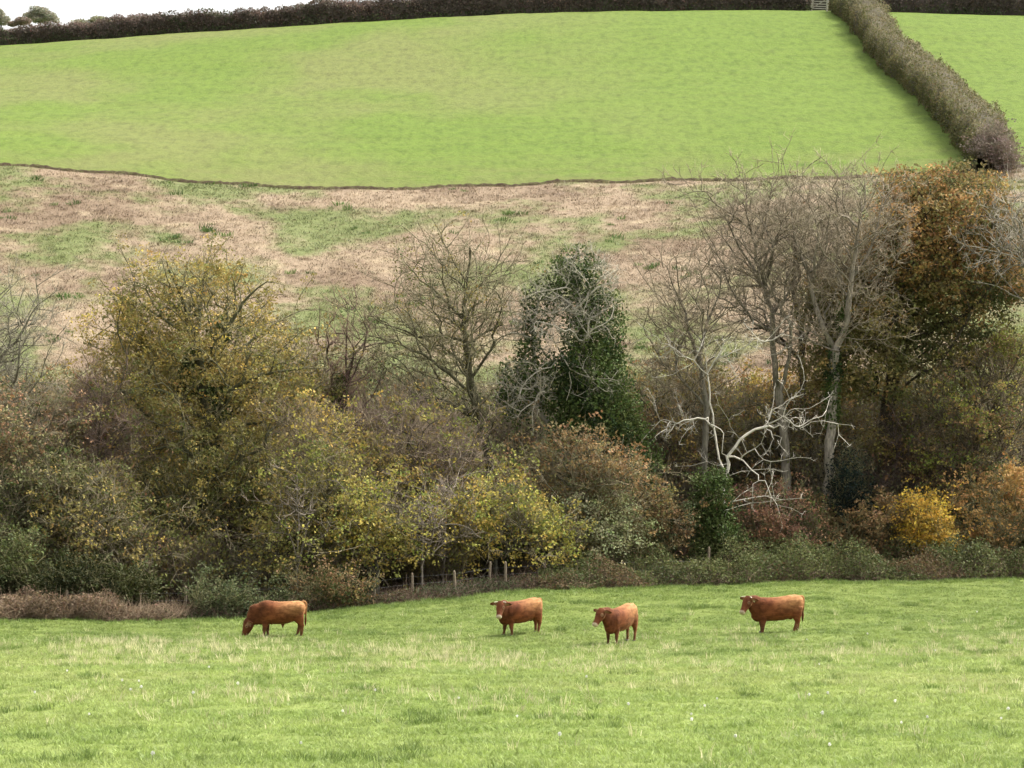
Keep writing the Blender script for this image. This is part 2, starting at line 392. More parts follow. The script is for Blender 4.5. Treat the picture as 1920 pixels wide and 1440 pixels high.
# ------------------------------------------------------------------ scatter of uncountable growth (one object each)
def scatter(name, label, pts, scl, rot, idx, protos, group=None):
    me = bpy.data.meshes.new(name); n = len(pts); me.vertices.add(n); me.vertices.foreach_set('co', np.ascontiguousarray(pts, np.float32).ravel())
    a = me.attributes.new('scl', 'FLOAT_VECTOR', 'POINT'); a.data.foreach_set('vector', np.ascontiguousarray(scl, np.float32).ravel())
    a = me.attributes.new('rot', 'FLOAT_VECTOR', 'POINT'); a.data.foreach_set('vector', np.ascontiguousarray(rot, np.float32).ravel())
    a = me.attributes.new('idx', 'INT', 'POINT'); a.data.foreach_set('value', np.ascontiguousarray(idx, np.int32))
    o = link(name, me); tag(o, label, kind='stuff')
    col = bpy.data.collections.new(name + '_kinds')
    for p in protos: col.objects.link(p)
    ng = bpy.data.node_groups.new(name, 'GeometryNodeTree')
    ng.interface.new_socket('Geometry', in_out='INPUT', socket_type='NodeSocketGeometry'); ng.interface.new_socket('Geometry', in_out='OUTPUT', socket_type='NodeSocketGeometry')
    gi = ng.nodes.new('NodeGroupInput'); go = ng.nodes.new('NodeGroupOutput')
    m2p = ng.nodes.new('GeometryNodeMeshToPoints'); iop = ng.nodes.new('GeometryNodeInstanceOnPoints'); ci = ng.nodes.new('GeometryNodeCollectionInfo')
    ci.inputs['Collection'].default_value = col; ci.inputs['Separate Children'].default_value = True; ci.inputs['Reset Children'].default_value = True
    def na(nm, tp):
        q = ng.nodes.new('GeometryNodeInputNamedAttribute'); q.data_type = tp; q.inputs['Name'].default_value = nm; return q.outputs['Attribute']
    ng.links.new(gi.outputs[0], m2p.inputs['Mesh']); ng.links.new(m2p.outputs[0], iop.inputs['Points']); ng.links.new(ci.outputs[0], iop.inputs['Instance'])
    iop.inputs['Pick Instance'].default_value = True
    ng.links.new(na('idx', 'INT'), iop.inputs['Instance Index']); ng.links.new(na('scl', 'FLOAT_VECTOR'), iop.inputs['Scale'])
    e2r = ng.nodes.new('FunctionNodeEulerToRotation'); ng.links.new(na('rot', 'FLOAT_VECTOR'), e2r.inputs[0]); ng.links.new(e2r.outputs[0], iop.inputs['Rotation'])
    ng.links.new(iop.outputs[0], go.inputs[0])
    md = o.modifiers.new('scatter', 'NODES'); md.node_group = ng
    return o
def proto(name, me, mat):
    me.materials.append(mat); return bpy.data.objects.new(name, me)
def tuft_mesh(name, nb, h, spread, wd, r, lean=.5, segs=2):
    v = []; t = []
    for k in range(nb):
        a = r.uniform(0, 6.28); rr = spread * math.sqrt(r.uniform(0, 1)); b = np.array([rr * math.cos(a), rr * math.sin(a), -.02])
        hh = h * r.uniform(.5, 1.15); ln = lean * r.uniform(.2, 1.2) * hh; da = a + r.normal() * .8
        d = np.array([math.cos(da), math.sin(da), 0]); w = r.uniform(0, 6.28); s = np.array([math.cos(w), math.sin(w), 0]) * wd * r.uniform(.6, 1.2) * .5
        m = b + d * ln * .35 + np.array([0, 0, hh * .6]); tip = b + d * ln + np.array([0, 0, hh]); n = len(v)
        v += [b - s, b + s, m - s * .8, m + s * .8, tip]; t += [(n, n + 1, n + 3), (n, n + 3, n + 2), (n + 2, n + 3, n + 4)]
    return mesh_np(name, np.array(v), np.array(t))
def field_points(dens_fn, y0, y1, s0, s1, n, r):
    """n random points over the wedge, thinned by dens_fn in 0..1"""
    y = np.sqrt(r.uniform(y0 * y0, y1 * y1, n)); s = r.uniform(s0, s1, n); x = s * y
    k = r.uniform(0, 1, n) < dens_fn(x, y, s); x, y = x[k], y[k]
    return np.stack([x, y, terrain(x, y)], 1)
def rots(n, r, tilt=.15):
    return np.stack([r.normal(size=n) * tilt, r.normal(size=n) * tilt, r.uniform(0, 6.28, n)], 1)
def sc3(a): return np.stack([a, a, a], 1)

r = np.random.default_rng(11)
m_bl = m_blade('grass_blade', pasture_col)
def straw_only(nt, pos): return mix(nt, ramp(nt, noise(nt, pos, 2.5, 3), .35, .65), (.56, .50, .31), (.44, .43, .21))
def lush(nt, pos): return mix(nt, ramp(nt, noise(nt, pos, 3, 3), .35, .65), (.115, .172, .036), (.165, .225, .052))
gp = [proto('grass_tuft', tuft_mesh('grass_tuft', 15, .066, .11, .013, r, 1.6), m_bl) for k in range(4)]
pts = field_points(lambda x, y, s: np.where(y < edgeY(s) + .3, np.clip(1.1 - (y - 40) / 190, .5, 1), 0), 36, 140, -.28, .28, 275000, r)
scl = sc3(r.uniform(.6, 1.35, len(pts)) * (0.45 + .7 * vnoise(pts[:, 0] * .8, pts[:, 1] * .8, 3) + .6 * vnoise(pts[:, 0] * 2.1, pts[:, 1] * 2.1, 6)))
scatter('pasture_grass', 'short green grass covering the near pasture', pts, scl, rots(len(pts), r), r.integers(0, 4, len(pts)), gp)
m_straw = m_blade('dry_stalk', straw_only, .3)
dp = [proto('dry_grass_tuft', tuft_mesh('dry_grass_tuft', 8, .30, .12, .016, r, .6), m_straw) for k in range(3)]
def straw_d(x, y, s):
    b = np.clip((y - 50) / 24, 0, 1) * np.clip((112 - y) / 16, 0, 1)
    return b * np.clip((fbm(x * .16, y * .12, 40) - .47) * 5, 0, 1) * np.clip((vnoise(x * .9, y * .9, 44) - .25) * 1.6, 0, 1) + .012
pts = field_points(straw_d, 38, 118, -.27, .27, 15400, r)
x2 = field_points(lambda x, y, s: np.clip((fbm(x * .5, y * .4, 46) - .52) * 7, 0, 1) * np.clip((.06 - s) * 12, .25, 1), 76, 101, -.25, .25, 4700, r); pts = np.concatenate([pts, x2])
scatter('dry_grass', 'pale dry grass stalks in a loose band across the pasture', pts, sc3(r.uniform(.5, 1.15, len(pts))), rots(len(pts), r), r.integers(0, 3, len(pts)), dp)
m_lush = m_blade('lush_blade', lush, .3)
lp = [proto('lush_tuft', tuft_mesh('lush_tuft', 26, .17, .16, .014, r, .8), m_lush) for k in range(3)]
def lush_d(x, y, s): return np.clip((vnoise(x * .55, y * .42, 71) - .80) * 9, 0, 1) + np.clip((vnoise(x * 1.1, y * 1.0, 73) - .86) * 9, 0, 1) + np.where((y > edgeY(s) - 2.2) & (y < edgeY(s) + .6), .55, 0) * (y < edgeY(s) + .6)
pts = field_points(lambda x, y, s: np.where(y < edgeY(s) + .8, lush_d(x, y, s), 0), 37, 138, -.27, .27, 67000, r)
scatter('lush_grass', 'darker rank grass tufts dotted over the pasture', pts, sc3(r.uniform(.55, 1.2, len(pts))), rots(len(pts), r), r.integers(0, 3, len(pts)), lp)
# crop and stubble on the hill
m_sb = m_blade('stubble_blade', stubble_col, .25, (.65, 1.45)); sp_ = [proto('stubble_tuft', tuft_mesh('stubble_tuft', 10, .15, .26, .03, r, 1.5), m_sb) for k in range(3)]
pts = field_points(lambda x, y, s: np.where(y < seamY(s) - .3, 1, 0), 154, 208, -.25, .25, 50000, r)
scatter('stubble_stalks', 'dry tan stubble and weeds on the slope', pts, sc3(r.uniform(.5, 1.5, len(pts))), rots(len(pts), r), r.integers(0, 3, len(pts)), sp_)
def weed(nt, pos): return mix(nt, ramp(nt, noise(nt, pos, 1.5, 3), .4, .6), (.05, .10, .02), (.10, .16, .035))
wp = [proto('weed_clump', tuft_mesh('weed_clump', 40, .34, .45, .05, r, .9), m_blade('weed_blade', weed, .3)) for k in range(2)]
pts = field_points(lambda x, y, s: np.where(y < seamY(s) - .6, np.clip((vnoise(x * .30, y * .3, 91) - .74) * 6, 0, 1), 0), 158, 207, -.2, .2, 2600, r)
scatter('weed_clumps', 'small green weed clumps growing in the stubble', pts, sc3(r.uniform(.4, 1.2, len(pts))), rots(len(pts), r), r.integers(0, 2, len(pts)), wp)
# turned-soil furrow along the bottom of the hill field
g = Geo(); ss = np.linspace(-.28, .28, 1200); yy = seamY(ss); xx = ss * yy
hh = .06 + .10 * vnoise(xx * 1.3, yy, 33) + .12 * vnoise(xx * 4, yy, 34)
prof = [(-.34, -.03), (-.18, .6), (0, 1.0), (.18, .65), (.36, -.03)]
V = np.stack([np.stack([xx, yy + d * (1 + .4 * (vnoise(xx * 2, yy * 0 + k, 35) - .5)), terrain(xx, yy + d) + np.where(f > 0, f * hh, f)], 1) for k, (d, f) in enumerate(prof)], 1)
n5 = len(prof); i = (np.arange(len(ss) - 1)[:, None] * n5 + np.arange(n5 - 1)[None]).ravel()
me = mesh_np('plough_furrow', V.reshape(-1, 3), np.concatenate([np.stack([i, i + n5, i + n5 + 1], 1), np.stack([i, i + n5 + 1, i + 1], 1)]))
def soil(nt, pos): return mix(nt, ramp(nt, noise(nt, pos, 2.5, 5, .7), .4, .66), (.055, .038, .023), (.09, .085, .034))
tag(link('plough_furrow', me, m_ground('turned_soil', soil, 5, .15)), 'thin dark ridge of turned soil below the green hill field', kind='structure')
#--VEGETATION--
# ------------------------------------------------------------------ tree building
def c(*a): return np.array(a, float)
P_OLIVE = [(.145, .116, .034), (.105, .094, .026), (.064, .068, .020), (.200, .150, .040)]
P_YELLOW = [(.240, .180, .036), (.185, .150, .034), (.125, .115, .030), (.295, .220, .048)]
P_GREENY = [(.105, .112, .026), (.150, .145, .030), (.062, .074, .020), (.210, .175, .036)]
P_BROWN = [(.138, .086, .036), (.100, .065, .029), (.072, .060, .024), (.180, .115, .047)]
P_PINK = [(.190, .115, .060), (.145, .090, .045), (.115, .095, .040), (.230, .145, .075)]
P_ORANGE = [(.200, .118, .040), (.160, .098, .034), (.105, .085, .030), (.245, .150, .052)]
P_GOLD = [(.310, .205, .024), (.260, .165, .022), (.180, .130, .024), (.370, .260, .042)]
P_IVY = [(.045, .066, .018), (.066, .092, .024), (.026, .042, .014), (.105, .130, .036)]
P_DKGREEN = [(0.0296, 0.0353, 0.0108), (0.0403, 0.0459, 0.0128), (0.0202, 0.0247, 0.0084), (0.0605, 0.0617, 0.0197)]
P_HOLLY = [(0.0096, 0.018, 0.0132), (0.0132, 0.0228, 0.0156), (0.0072, 0.0132, 0.0108), (0.0204, 0.03, 0.0192)]
P_BRAMBLE = [(0.0374, 0.0462, 0.019), (0.051, 0.0598, 0.0245), (0.0286, 0.034, 0.015), (0.0612, 0.0435, 0.0231)]
P_PALEGREEN = [(.200, .210, .110), (.130, .150, .060), (.080, .100, .036), (.280, .270, .160)]
P_GREYOLIVE = [(0.102, 0.0978, 0.0425), (0.0765, 0.0782, 0.0323), (0.1275, 0.1062, 0.051), (0.0561, 0.0612, 0.0255)]
P_HEDGE = [(.130, .116, .046), (.100, .100, .036), (.142, .118, .054), (.080, .084, .028)]
P_HEDGEDK = [(.075, .055, .042), (.055, .048, .034), (.095, .066, .050), (.048, .055, .028)]
B_GREY = (.150, .135, .095); B_TAN = (.215, .185, .125); B_DARK = (.055, .045, .032); B_PALE = (.52, .47, .38); B_RED = (.150, .095, .075); B_MOSS = (.120, .110, .055)

def leaf_cols(P, pal, r, seed=0, w=None):
    """leaf colours: clumps lean to one tint of the palette, single leaves vary"""
    n = len(P); pal = np.array(pal); q = np.clip(noise3(P, .55, seed) * 1.9 - .45, 0, .999)
    k = np.clip(((q * .7 + r.uniform(0, 1, n) * .3) * len(pal)).astype(int), 0, len(pal) - 1)
    order = np.array([2, 1, 0, 3])[k] if len(pal) == 4 else k
    cl = pal[order]; cl = cl * .93 + cl.mean(1, keepdims=True) * np.array([1.14, 1.0, .78]) * .07
    return cl * r.uniform(.80, 1.20, (n, 1)) * (1 + r.normal(size=(n, 3)) * .06)

def ell_points(ells, n, r, shell=.0):
    """points in a union of ellipsoids: (centre, radii)"""
    vol = np.array([np.prod(e[1]) for e in ells]); cnt = (vol / vol.sum() * n).astype(int) + 1; out = []
    for (cc, rad), k in zip(ells, cnt):
        d = unit(r.normal(size=(k, 3))); u = r.uniform(0, 1, (k, 1)) ** (1 / 3.)
        u = np.maximum(u, r.uniform(0, shell, (k, 1))) if shell else u
        lump = 1 + .42 * (noise3(cc + d * rad, .75, 77)[:, None] - .5) * 2 + .22 * (noise3(cc + d * rad, 2.1, 79)[:, None] - .5) * 2
        out.append(cc + d * u * rad * lump)
    return np.concatenate(out)
def px_ell(e, Y):
    px, py, rx, ry, rd = e[:5]; y = Y + (e[5] if len(e) > 5 else 0)
    return at(px, py, y), np.array([m_px(rx, y), rd, m_px(ry, y)])

def grow(seeds, targets, bf, r, max_edge=2.1):
    """joins the target points to the limbs by short paths (distance + bf * path length), which branches like a tree"""
    P = []; par = []; path = []; rad = []; fixed = 0
    for (pts, r0, r1, anchor) in seeds:
        base = len(P); n = len(pts)
        for k in range(n):
            P.append(pts[k]); rad.append(r0 + (r1 - r0) * k / max(1, n - 1))
            if k == 0:
                if base == 0: par.append(-1); path.append(0.)
                else:
                    q = int(np.argmin(np.linalg.norm(np.array(P[:base]) - pts[0], axis=1))); par.append(q); path.append(path[q] + np.linalg.norm(P[q] - pts[0]))
            else: par.append(len(P) - 2); path.append(path[-1] + np.linalg.norm(pts[k] - pts[k - 1]))
    n0 = len(P); nt = len(targets); A = np.zeros((n0 + nt * 2 + 5, 3)); A[:n0] = P; pl = np.zeros(len(A)); pl[:n0] = path
    D = np.zeros((len(A), 3)); D[:n0] = [P[i] - P[par[i]] if par[i] >= 0 else (0, 0, 1) for i in range(n0)]; D[:n0] = unit(D[:n0])
    par = par + [0] * (len(A) - n0); m = n0
    lo = min(p[2] for p in P); first_free = np.array([p[2] > lo + .8 for p in P] + [True] * (len(A) - n0))
    S = np.array(P); d0 = np.array([np.min(np.linalg.norm(S - t, axis=1)) for t in targets]); order = np.argsort(d0 + r.normal(size=nt) * .25)
    for ti in order:
        t = targets[ti]; v = t - A[:m]; d = np.sqrt((v * v).sum(1)); cosn = (v * D[:m]).sum(1) / np.maximum(d, 1e-6)
        cost = d * (1 + .55 * np.clip(.25 - cosn, 0, 2)) + bf * pl[:m] + np.where(first_free[:m], 0, 4)
        j = int(np.argmin(cost)); dj = d[j]
        if dj < .12 or dj > max_edge: continue
        if dj > .55:
            mid = A[j] * .5 + t * .5 + r.normal(size=3) * dj * .10 + D[j] * dj * .10
            A[m] = mid; par[m] = j; pl[m] = pl[j] + dj * .5; D[m] = unit(mid - A[j]); j = m; m += 1
        A[m] = t; par[m] = j; pl[m] = pl[j] + np.linalg.norm(t - A[j]); D[m] = unit(t - A[j]); m += 1
    A = A[:m]; par = np.array(par[:m]); D = D[:m]
    R = np.zeros(m); kids = [[] for _ in range(m)]
    for i in range(m):
        if par[i] >= 0: kids[par[i]].append(i)
    return A, par, kids, D, n0, np.array(rad), pl[:m]

def belt_shift(px): return float(np.interp(px, [0, 700, 1000, 1440, 1920], [0, 0, 3.2, 8.8, 12.5]))   # the field edge lies farther off on the right
def tree(name, label, cat, Y, seeds, ells, r_seed, bark=B_GREY, twig_col=None, targets=600, bf=.35, tip=.017, exp=2.1,
         twigs=4, twig_len=.7, twig_r=.0105, leaves=0, leaf=.13, pal=P_OLIVE, leaf_sp=.25, ivy=None, ivy_n=0, up=.3, dead=False, group=None, shell=.5,
         pal_fn=None, leaf_ells=None, loose=0, leaf_mat=None, spray=.13, limb_share=0., clump=2.2):
    """seeds: list of (polyline in px/row/depth offset, radius at start, radius at end); ells: crown ellipsoids in px/row units"""
    r = np.random.default_rng(r_seed); g = Geo(); gt = Geo(); gl = Geo(); gi = Geo()
    Y = Y + belt_shift(seeds[0][0][0][0])
    sd = []; p0 = seeds[0][0][0]; Y0 = Y + (p0[2] if len(p0) > 2 else 0); base = ground_pt(p0[0], Y0)
    for q, (pl_, r0, r1) in enumerate(seeds):
        pts = np.array([at(p[0], p[1], Y + (p[2] if len(p) > 2 else 0)) for p in pl_])
        if q == 0: pts[0] = base - np.array([0, 0, .15])
        pts = poly_resample(pts, .5); w = noise3(pts, 1.3, q)[:, None]
        pts[1:] += (r.normal(size=(len(pts) - 1, 3)) * (.06 if dead else .045 * min(1, r0 * 12)))
        sd.append((pts, r0, r1, 0))
    E = [px_ell(e, Y) for e in ells] if ells else []
    T = ell_points(E, targets, r, shell) if E and targets else np.zeros((0, 3))
    if limb_share and len(T):                            # more twigs round the ends of the limbs: an uneven outline
        ends = [q for q in sd[1:] if len(q[0]) > 2]; kk = int(targets * limb_share) // max(1, len(ends)); X = []
        for q in ends:
            w = q[0]; t = len(w) * r.uniform(.35, 1, kk); p = w[np.clip(t.astype(int), 0, len(w) - 1)]; dr = unit(w[-1] - w[len(w) // 2]); ext = (t / len(w))[:, None]
            X.append(p + dr * r.uniform(0, .6, (kk, 1)) * ext + r.normal(size=(kk, 3)) * (.45 + .70 * ext) * np.array([1, 1, .75]))
        T = np.concatenate([T[r.uniform(0, 1, len(T)) > limb_share]] + X)
    if len(T): T = T[T[:, 2] > terrain(T[:, 0], T[:, 1]) + .25]
    A, par, kids, D, n0, srad, pl2 = grow(sd, T, bf, r, 1.4 if dead else 2.1)
    m = len(A); R = np.full(m, 0.); 
    for i in range(m - 1, -1, -1):
        R[i] = tip if not kids[i] else max(tip, sum(R[k] ** exp for k in kids[i]) ** (1 / exp))
        if i < n0: R[i] = max(srad[i], min(R[i], srad[i] * 1.3))
        else: R[i] = min(R[i], .12)
    for _ in range(2):                                   # relax the free nodes
        B = A.copy()
        for i in range(n0, m):
            if kids[i]: B[i] = A[i] * .5 + A[par[i]] * .25 + A[kids[i][0]] * .25
        A = B
    col_b = np.array(bark); col_t = np.array(twig_col if twig_col is not None else bark)
    heads = [0] + [i for i in range(1, m) if (max(kids[par[i]], key=lambda k: (k < n0, R[k])) != i)]
    for h in heads:                                      # each chain of nodes is one tapering limb
        ch = [par[h]] if par[h] >= 0 else []; i = h; ch.append(i)
        while kids[i]:
            i = max(kids[i], key=lambda k: (k < n0, R[k])); ch.append(i)
        if len(ch) < 2: continue
        rr = R[ch].copy()
        if par[h] >= 0: rr[0] = min(rr[0], rr[1] * 1.15)
        if h == 0: rr[:2] *= np.array([1.5, 1.15])[:len(rr[:2])]
        sd_ = 8 if rr.max() > .12 else 5 if rr.max() > .05 else 4 if rr.max() > .025 else 3
        cc = col_b + (col_t - col_b) * np.clip(1 - rr / .07, 0, 1)[:, None]
        tube(g, A[ch], rr, sd_, np.clip(cc * r.uniform(.85, 1.15), 0, 1))
    thin = np.array([i for i in range(n0, m) if R[i] < .03] or [m - 1])
    tips = np.array([i for i in range(n0, m) if not kids[i]] or [m - 1])
    TM = np.zeros((0, 3))
    if twigs and len(T):
        src = np.concatenate([np.repeat(tips, twigs + 1), np.repeat(thin, max(1, twigs // 2))]); n = len(src)
        d = unit(D[src] * .8 + r.normal(size=(n, 3)) * .62 + np.array([0, 0, up])); Ln = twig_len * r.uniform(.45, 1.25, n)
        tc = col_t * r.uniform(.75, 1.3, (n, 1))
        M, TT = twig_tris(gt, A[src], d, Ln, twig_r * r.uniform(.8, 1.3, n), tc, r)
        k2 = r.uniform(0, 1, n) < .6                      # side twigs
        d2 = unit(d[k2] + r.normal(size=(k2.sum(), 3)) * .7); M2, T2 = spur_tris(gt, M[k2], d2, Ln[k2] * .55, twig_r * .75, tc[k2], r)
        TM = np.concatenate([M, TT, T2])
    if leaves:
        LE = [px_ell(e, Y) for e in leaf_ells] if leaf_ells else None
        src = TM if len(TM) else A[thin]
        if LE is not None:
            k = np.zeros(len(src), bool)
            for cc, rad in LE: k |= (((src - cc) / rad) ** 2).sum(1) < 1
            src = src[k] if k.any() else src
        dens = np.clip(noise3(src, .85, r_seed) - .22, .02, 1) ** clump; pr = dens / dens.sum(); nl = int(leaves * (1 - loose)); per = 7
        ctr = src[r.choice(len(src), nl // per, p=pr)] + r.normal(size=(nl // per, 3)) * leaf_sp * .5        # sprays of leaves at the twig ends
        if loose: ctr = np.concatenate([ctr, ell_points(LE or E, int(leaves * loose) // per, r, .75)])
        cl = leaf_cols(ctr, pal, r, r_seed) if pal_fn is None else pal_fn(ctr, r)
        Lp = np.repeat(ctr, per, 0) + r.normal(size=(len(ctr) * per, 3)) * np.array([1.2, 1.2, .65]) * spray; cl = np.repeat(cl, per, 0) * r.uniform(.86, 1.14, (len(Lp), 1))
        k = Lp[:, 2] > terrain(Lp[:, 0], Lp[:, 1]) + .05; Lp = Lp[k]; cl = cl[k]
        leaf_quads(gl, Lp, leaf * 1.15, cl, r)
    if ivy:                                              # ivy hangs round a limb or fills a column
        for e in ivy:
            cc, rad = px_ell(e, Y); k = int(ivy_n * np.prod(rad) / sum(np.prod(px_ell(q, Y)[1]) for q in ivy)) + 60
            q_ = ell_points([(cc, rad * 1.04)], k // 9 + 8, r, .95); ci_ = np.repeat(leaf_cols(q_, P_IVY, r, r_seed + 5), 9, 0); Ip = np.repeat(q_, 9, 0) + r.normal(size=(len(ci_), 3)) * np.array([.13, .13, .2]); leaf_quads(gi, Ip, .14, ci_, r, .15, .8)
    root = thing(name, label, cat, base, group)
    link('trunk', g.mesh('trunk', base, True), PALE if dead else BARK, root)
    if gt: link('twigs', gt.mesh('twigs', base), PALE if dead else TWIG, root)
    if gl: link('crown', gl.mesh('crown', base), leaf_mat or LEAF, root)
    if gi: link('ivy', gi.mesh('ivy', base), IVY, root)
    return root

def shrub(name, label, cat, Y, bx, ells, seed, pal, leaves, leaf=.12, stems=5, targets=160, bark=B_MOSS, twigs=3, twig_len=.75, sp=.18, loose=.12, group=None, up=.45, leaf_mat=None, twig_col=None, stem_r=.035, tip=.011, twig_r=.008):
    r = np.random.default_rng(seed); e0 = ells[0]; sds = []; cx, cyy = e0[0], e0[1]
    for k in range(stems):
        tx = cx + r.uniform(-.6, .6) * e0[2]; ty = cyy + r.uniform(-.3, .5) * e0[3]; dy = r.uniform(-.5, .5) * e0[4]
        b = (bx + r.uniform(-.2, .2) * e0[2] * (k > 0), row_of(ground_pt(bx, Y + belt_shift(bx))), 0)
        sds.append(([b, ((b[0] + tx) / 2 + r.uniform(-6, 6), (b[1] * .55 + ty * .45), dy * .4), (tx, ty, dy)], stem_r * r.uniform(.8, 1.4), stem_r * .45))
    return tree(name, label, cat, Y, sds, ells, seed + 1, bark=bark, twig_col=twig_col, targets=targets, bf=.25, tip=tip, twigs=twigs, twig_len=twig_len, leaves=leaves, leaf=leaf, pal=pal, leaf_sp=sp, loose=loose, group=group, up=up, leaf_mat=leaf_mat, twig_r=twig_r)

# ------------------------------------------------------------------ the tree belt: standing trees
tree('bare_tree', 'bare grey twiggy tree cut off by the left edge of the photo', 'tree', 131,
     [([(-70, 1090), (-62, 900, .2), (-50, 770, 0)], .26, .17), ([(-50, 790), (-20, 700, -.6), (30, 640, -1), (60, 590, -1.4)], .10, .03), ([(-50, 770), (-60, 640, .5), (-40, 560, .8)], .12, .03),
      ([(-55, 830), (0, 770, -1), (55, 735, -1.6)], .07, .025), ([(-50, 770), (-110, 650, 1), (-140, 580, 1)], .1, .03)],
     [(-50, 640, 150, 135, 4.5), (10, 720, 85, 75, 3)], 101, limb_share=.55, shell=.2, exp=1.95, bark=B_GREY, twig_col=(.155, .14, .10), targets=820, twigs=4, twig_len=.75)

def pal_sycamore(P, r):
    cl = leaf_cols(P, P_OLIVE, r, 12); hi = leaf_cols(P, P_YELLOW, r, 13); k = (r.uniform(0, 1, len(P)) < .10)[:, None]; return np.where(k, hi, cl)
tree('sycamore_tree', 'wide spreading tree with thin yellow leaves and ivy patches on its forked trunk', 'tree', 134,
     [([(395, 1110), (398, 960, .1), (394, 820), (385, 720)], .36, .27), ([(385, 720), (368, 640, -.2), (352, 590, -.3), (330, 530, -.5), (312, 490, -.8)], .20, .035), ([(370, 650), (372, 590, .8), (384, 530, 1), (392, 482, 1.2)], .14, .03),
      ([(385, 735), (408, 650, -.8), (440, 592, -1.2), (470, 550, -1.5), (500, 528, -1.6)], .17, .03), ([(394, 790), (440, 730, -1.6), (490, 705, -2.2), (570, 690, -2.6)], .12, .03), ([(394, 800), (340, 750, -1.6), (280, 728, -2.4), (205, 735, -3)], .12, .03),
      ([(380, 740), (320, 690, 1), (265, 640, 1.5), (210, 610, 2)], .11, .025), ([(405, 680), (470, 640, 1.2), (530, 600, 1.6), (572, 580, 2)], .10, .025), ([(352, 590), (300, 560, .8), (255, 535, 1.4)], .07, .02), ([(372, 590), (350, 520, 1.6), (355, 480, 2)], .07, .02), ([(440, 592), (440, 530, -.4), (425, 495, 0)], .06, .02), ([(396, 880), (330, 840, -2), (250, 850, -3), (190, 890, -3.6)], .09, .02), ([(397, 900), (470, 850, -2), (550, 850, -3), (600, 880, -3.5)], .09, .02), ([(397, 960), (340, 930, -2.6), (270, 950, -4), (220, 990, -4.5)], .08, .02), ([(397, 980), (450, 950, -2.6), (520, 970, -4), (570, 1000, -4.4)], .08, .02), ([(397, 930), (400, 890, -3), (410, 900, -5)], .07, .02)],
     [(362, 520, 115, 55, 4.2), (360, 575, 150, 80, 4.6), (385, 640, 200, 95, 5.2), (395, 735, 250, 85, 5.5), (530, 680, 110, 80, 4), (250, 690, 90, 90, 4), (400, 850, 235, 95, 5.6, -1), (400, 950, 230, 90, 5.4, -1.5), (420, 1030, 190, 50, 4.6, -2)], 102, limb_share=.08,
     bark=(.105, .105, .06), twig_col=(.15, .13, .07), targets=2500, twigs=3, twig_len=.6, leaves=62000, leaf=.125, leaf_sp=.2, loose=.3, pal_fn=pal_sycamore,
     ivy=[(410, 632, 12, 34, .35), (424, 620, 8, 22, .3), (360, 700, 18, 40, .5), (352, 725, 14, 26, .5), (405, 750, 20, 44, .6), (470, 712, 12, 26, .4), (398, 850, 14, 70, .5)], ivy_n=4200)
tree('thin_tree', 'thin dark-stemmed tree with upright reddish twigs right of the spreading tree', 'tree', 135,
     [([(652, 1070), (645, 940), (636, 860), (640, 760), (655, 690)], .20, .09), ([(640, 780), (615, 720, .4), (600, 650, .6)], .06, .02), ([(645, 740), (672, 680, -.4), (690, 620, -.6)], .06, .02), ([(650, 700), (650, 630), (655, 580)], .05, .015), ([(636, 850), (690, 815, -1), (720, 800, -1.4)], .05, .02), ([(638, 880), (600, 800, -.8), (585, 740, -1)], .05, .02)],
     [(645, 660, 70, 100, 2.4), (640, 780, 75, 90, 2.4)], 103, bark=B_DARK, twig_col=B_RED, targets=420, bf=.2, twigs=4, twig_len=.85, up=.8, twig_r=.006,
     ivy=[(640, 740, 13, 50, .4), (632, 830, 16, 46, .45)], ivy_n=1400)
tree('leaning_tree', 'bare leaning tree with mossy trunk and long level left branches, left of the ivy column', 'tree', 133,
     [([(935, 1070), (918, 900), (905, 810), (888, 735), (874, 650), (868, 590), (876, 520), (880, 465)], .27, .05), ([(870, 640), (830, 628, -.5), (785, 630, -.8), (735, 612, -1.2), (705, 600, -1.4)], .08, .02), ([(884, 720), (855, 665, -.6), (845, 655, -.8)], .07, .04),
      ([(890, 745), (840, 700, -1.2), (790, 665, -1.6), (735, 640, -2), (690, 655, -2.2)], .09, .02), ([(872, 600), (830, 560, .8), (790, 525, 1.2), (760, 490, 1.6)], .09, .02), ([(874, 560), (915, 520, .6), (940, 480, 1)], .07, .02),
      ([(872, 650), (915, 620, 1), (950, 610, 1.4)], .07, .02), ([(900, 800), (860, 760, -1), (800, 745, -1.6), (750, 765, -2)], .07, .02), ([(905, 820), (880, 770, -1.4), (830, 780, -1.8), (815, 800, -2)], .06, .02), ([(876, 530), (850, 490, -.6), (840, 465, -.8)], .05, .015)],
     [(865, 550, 110, 95, 4), (800, 620, 120, 85, 4), (900, 590, 80, 90, 3.5), (810, 740, 110, 65, 3)], 104, limb_share=.4, shell=.35, exp=2.2, tip=.013, bark=(.075, .07, .04), twig_col=(.16, .14, .085), targets=1700, twigs=3, twig_len=.6, leaves=2600, leaf=.10, pal=P_OLIVE)
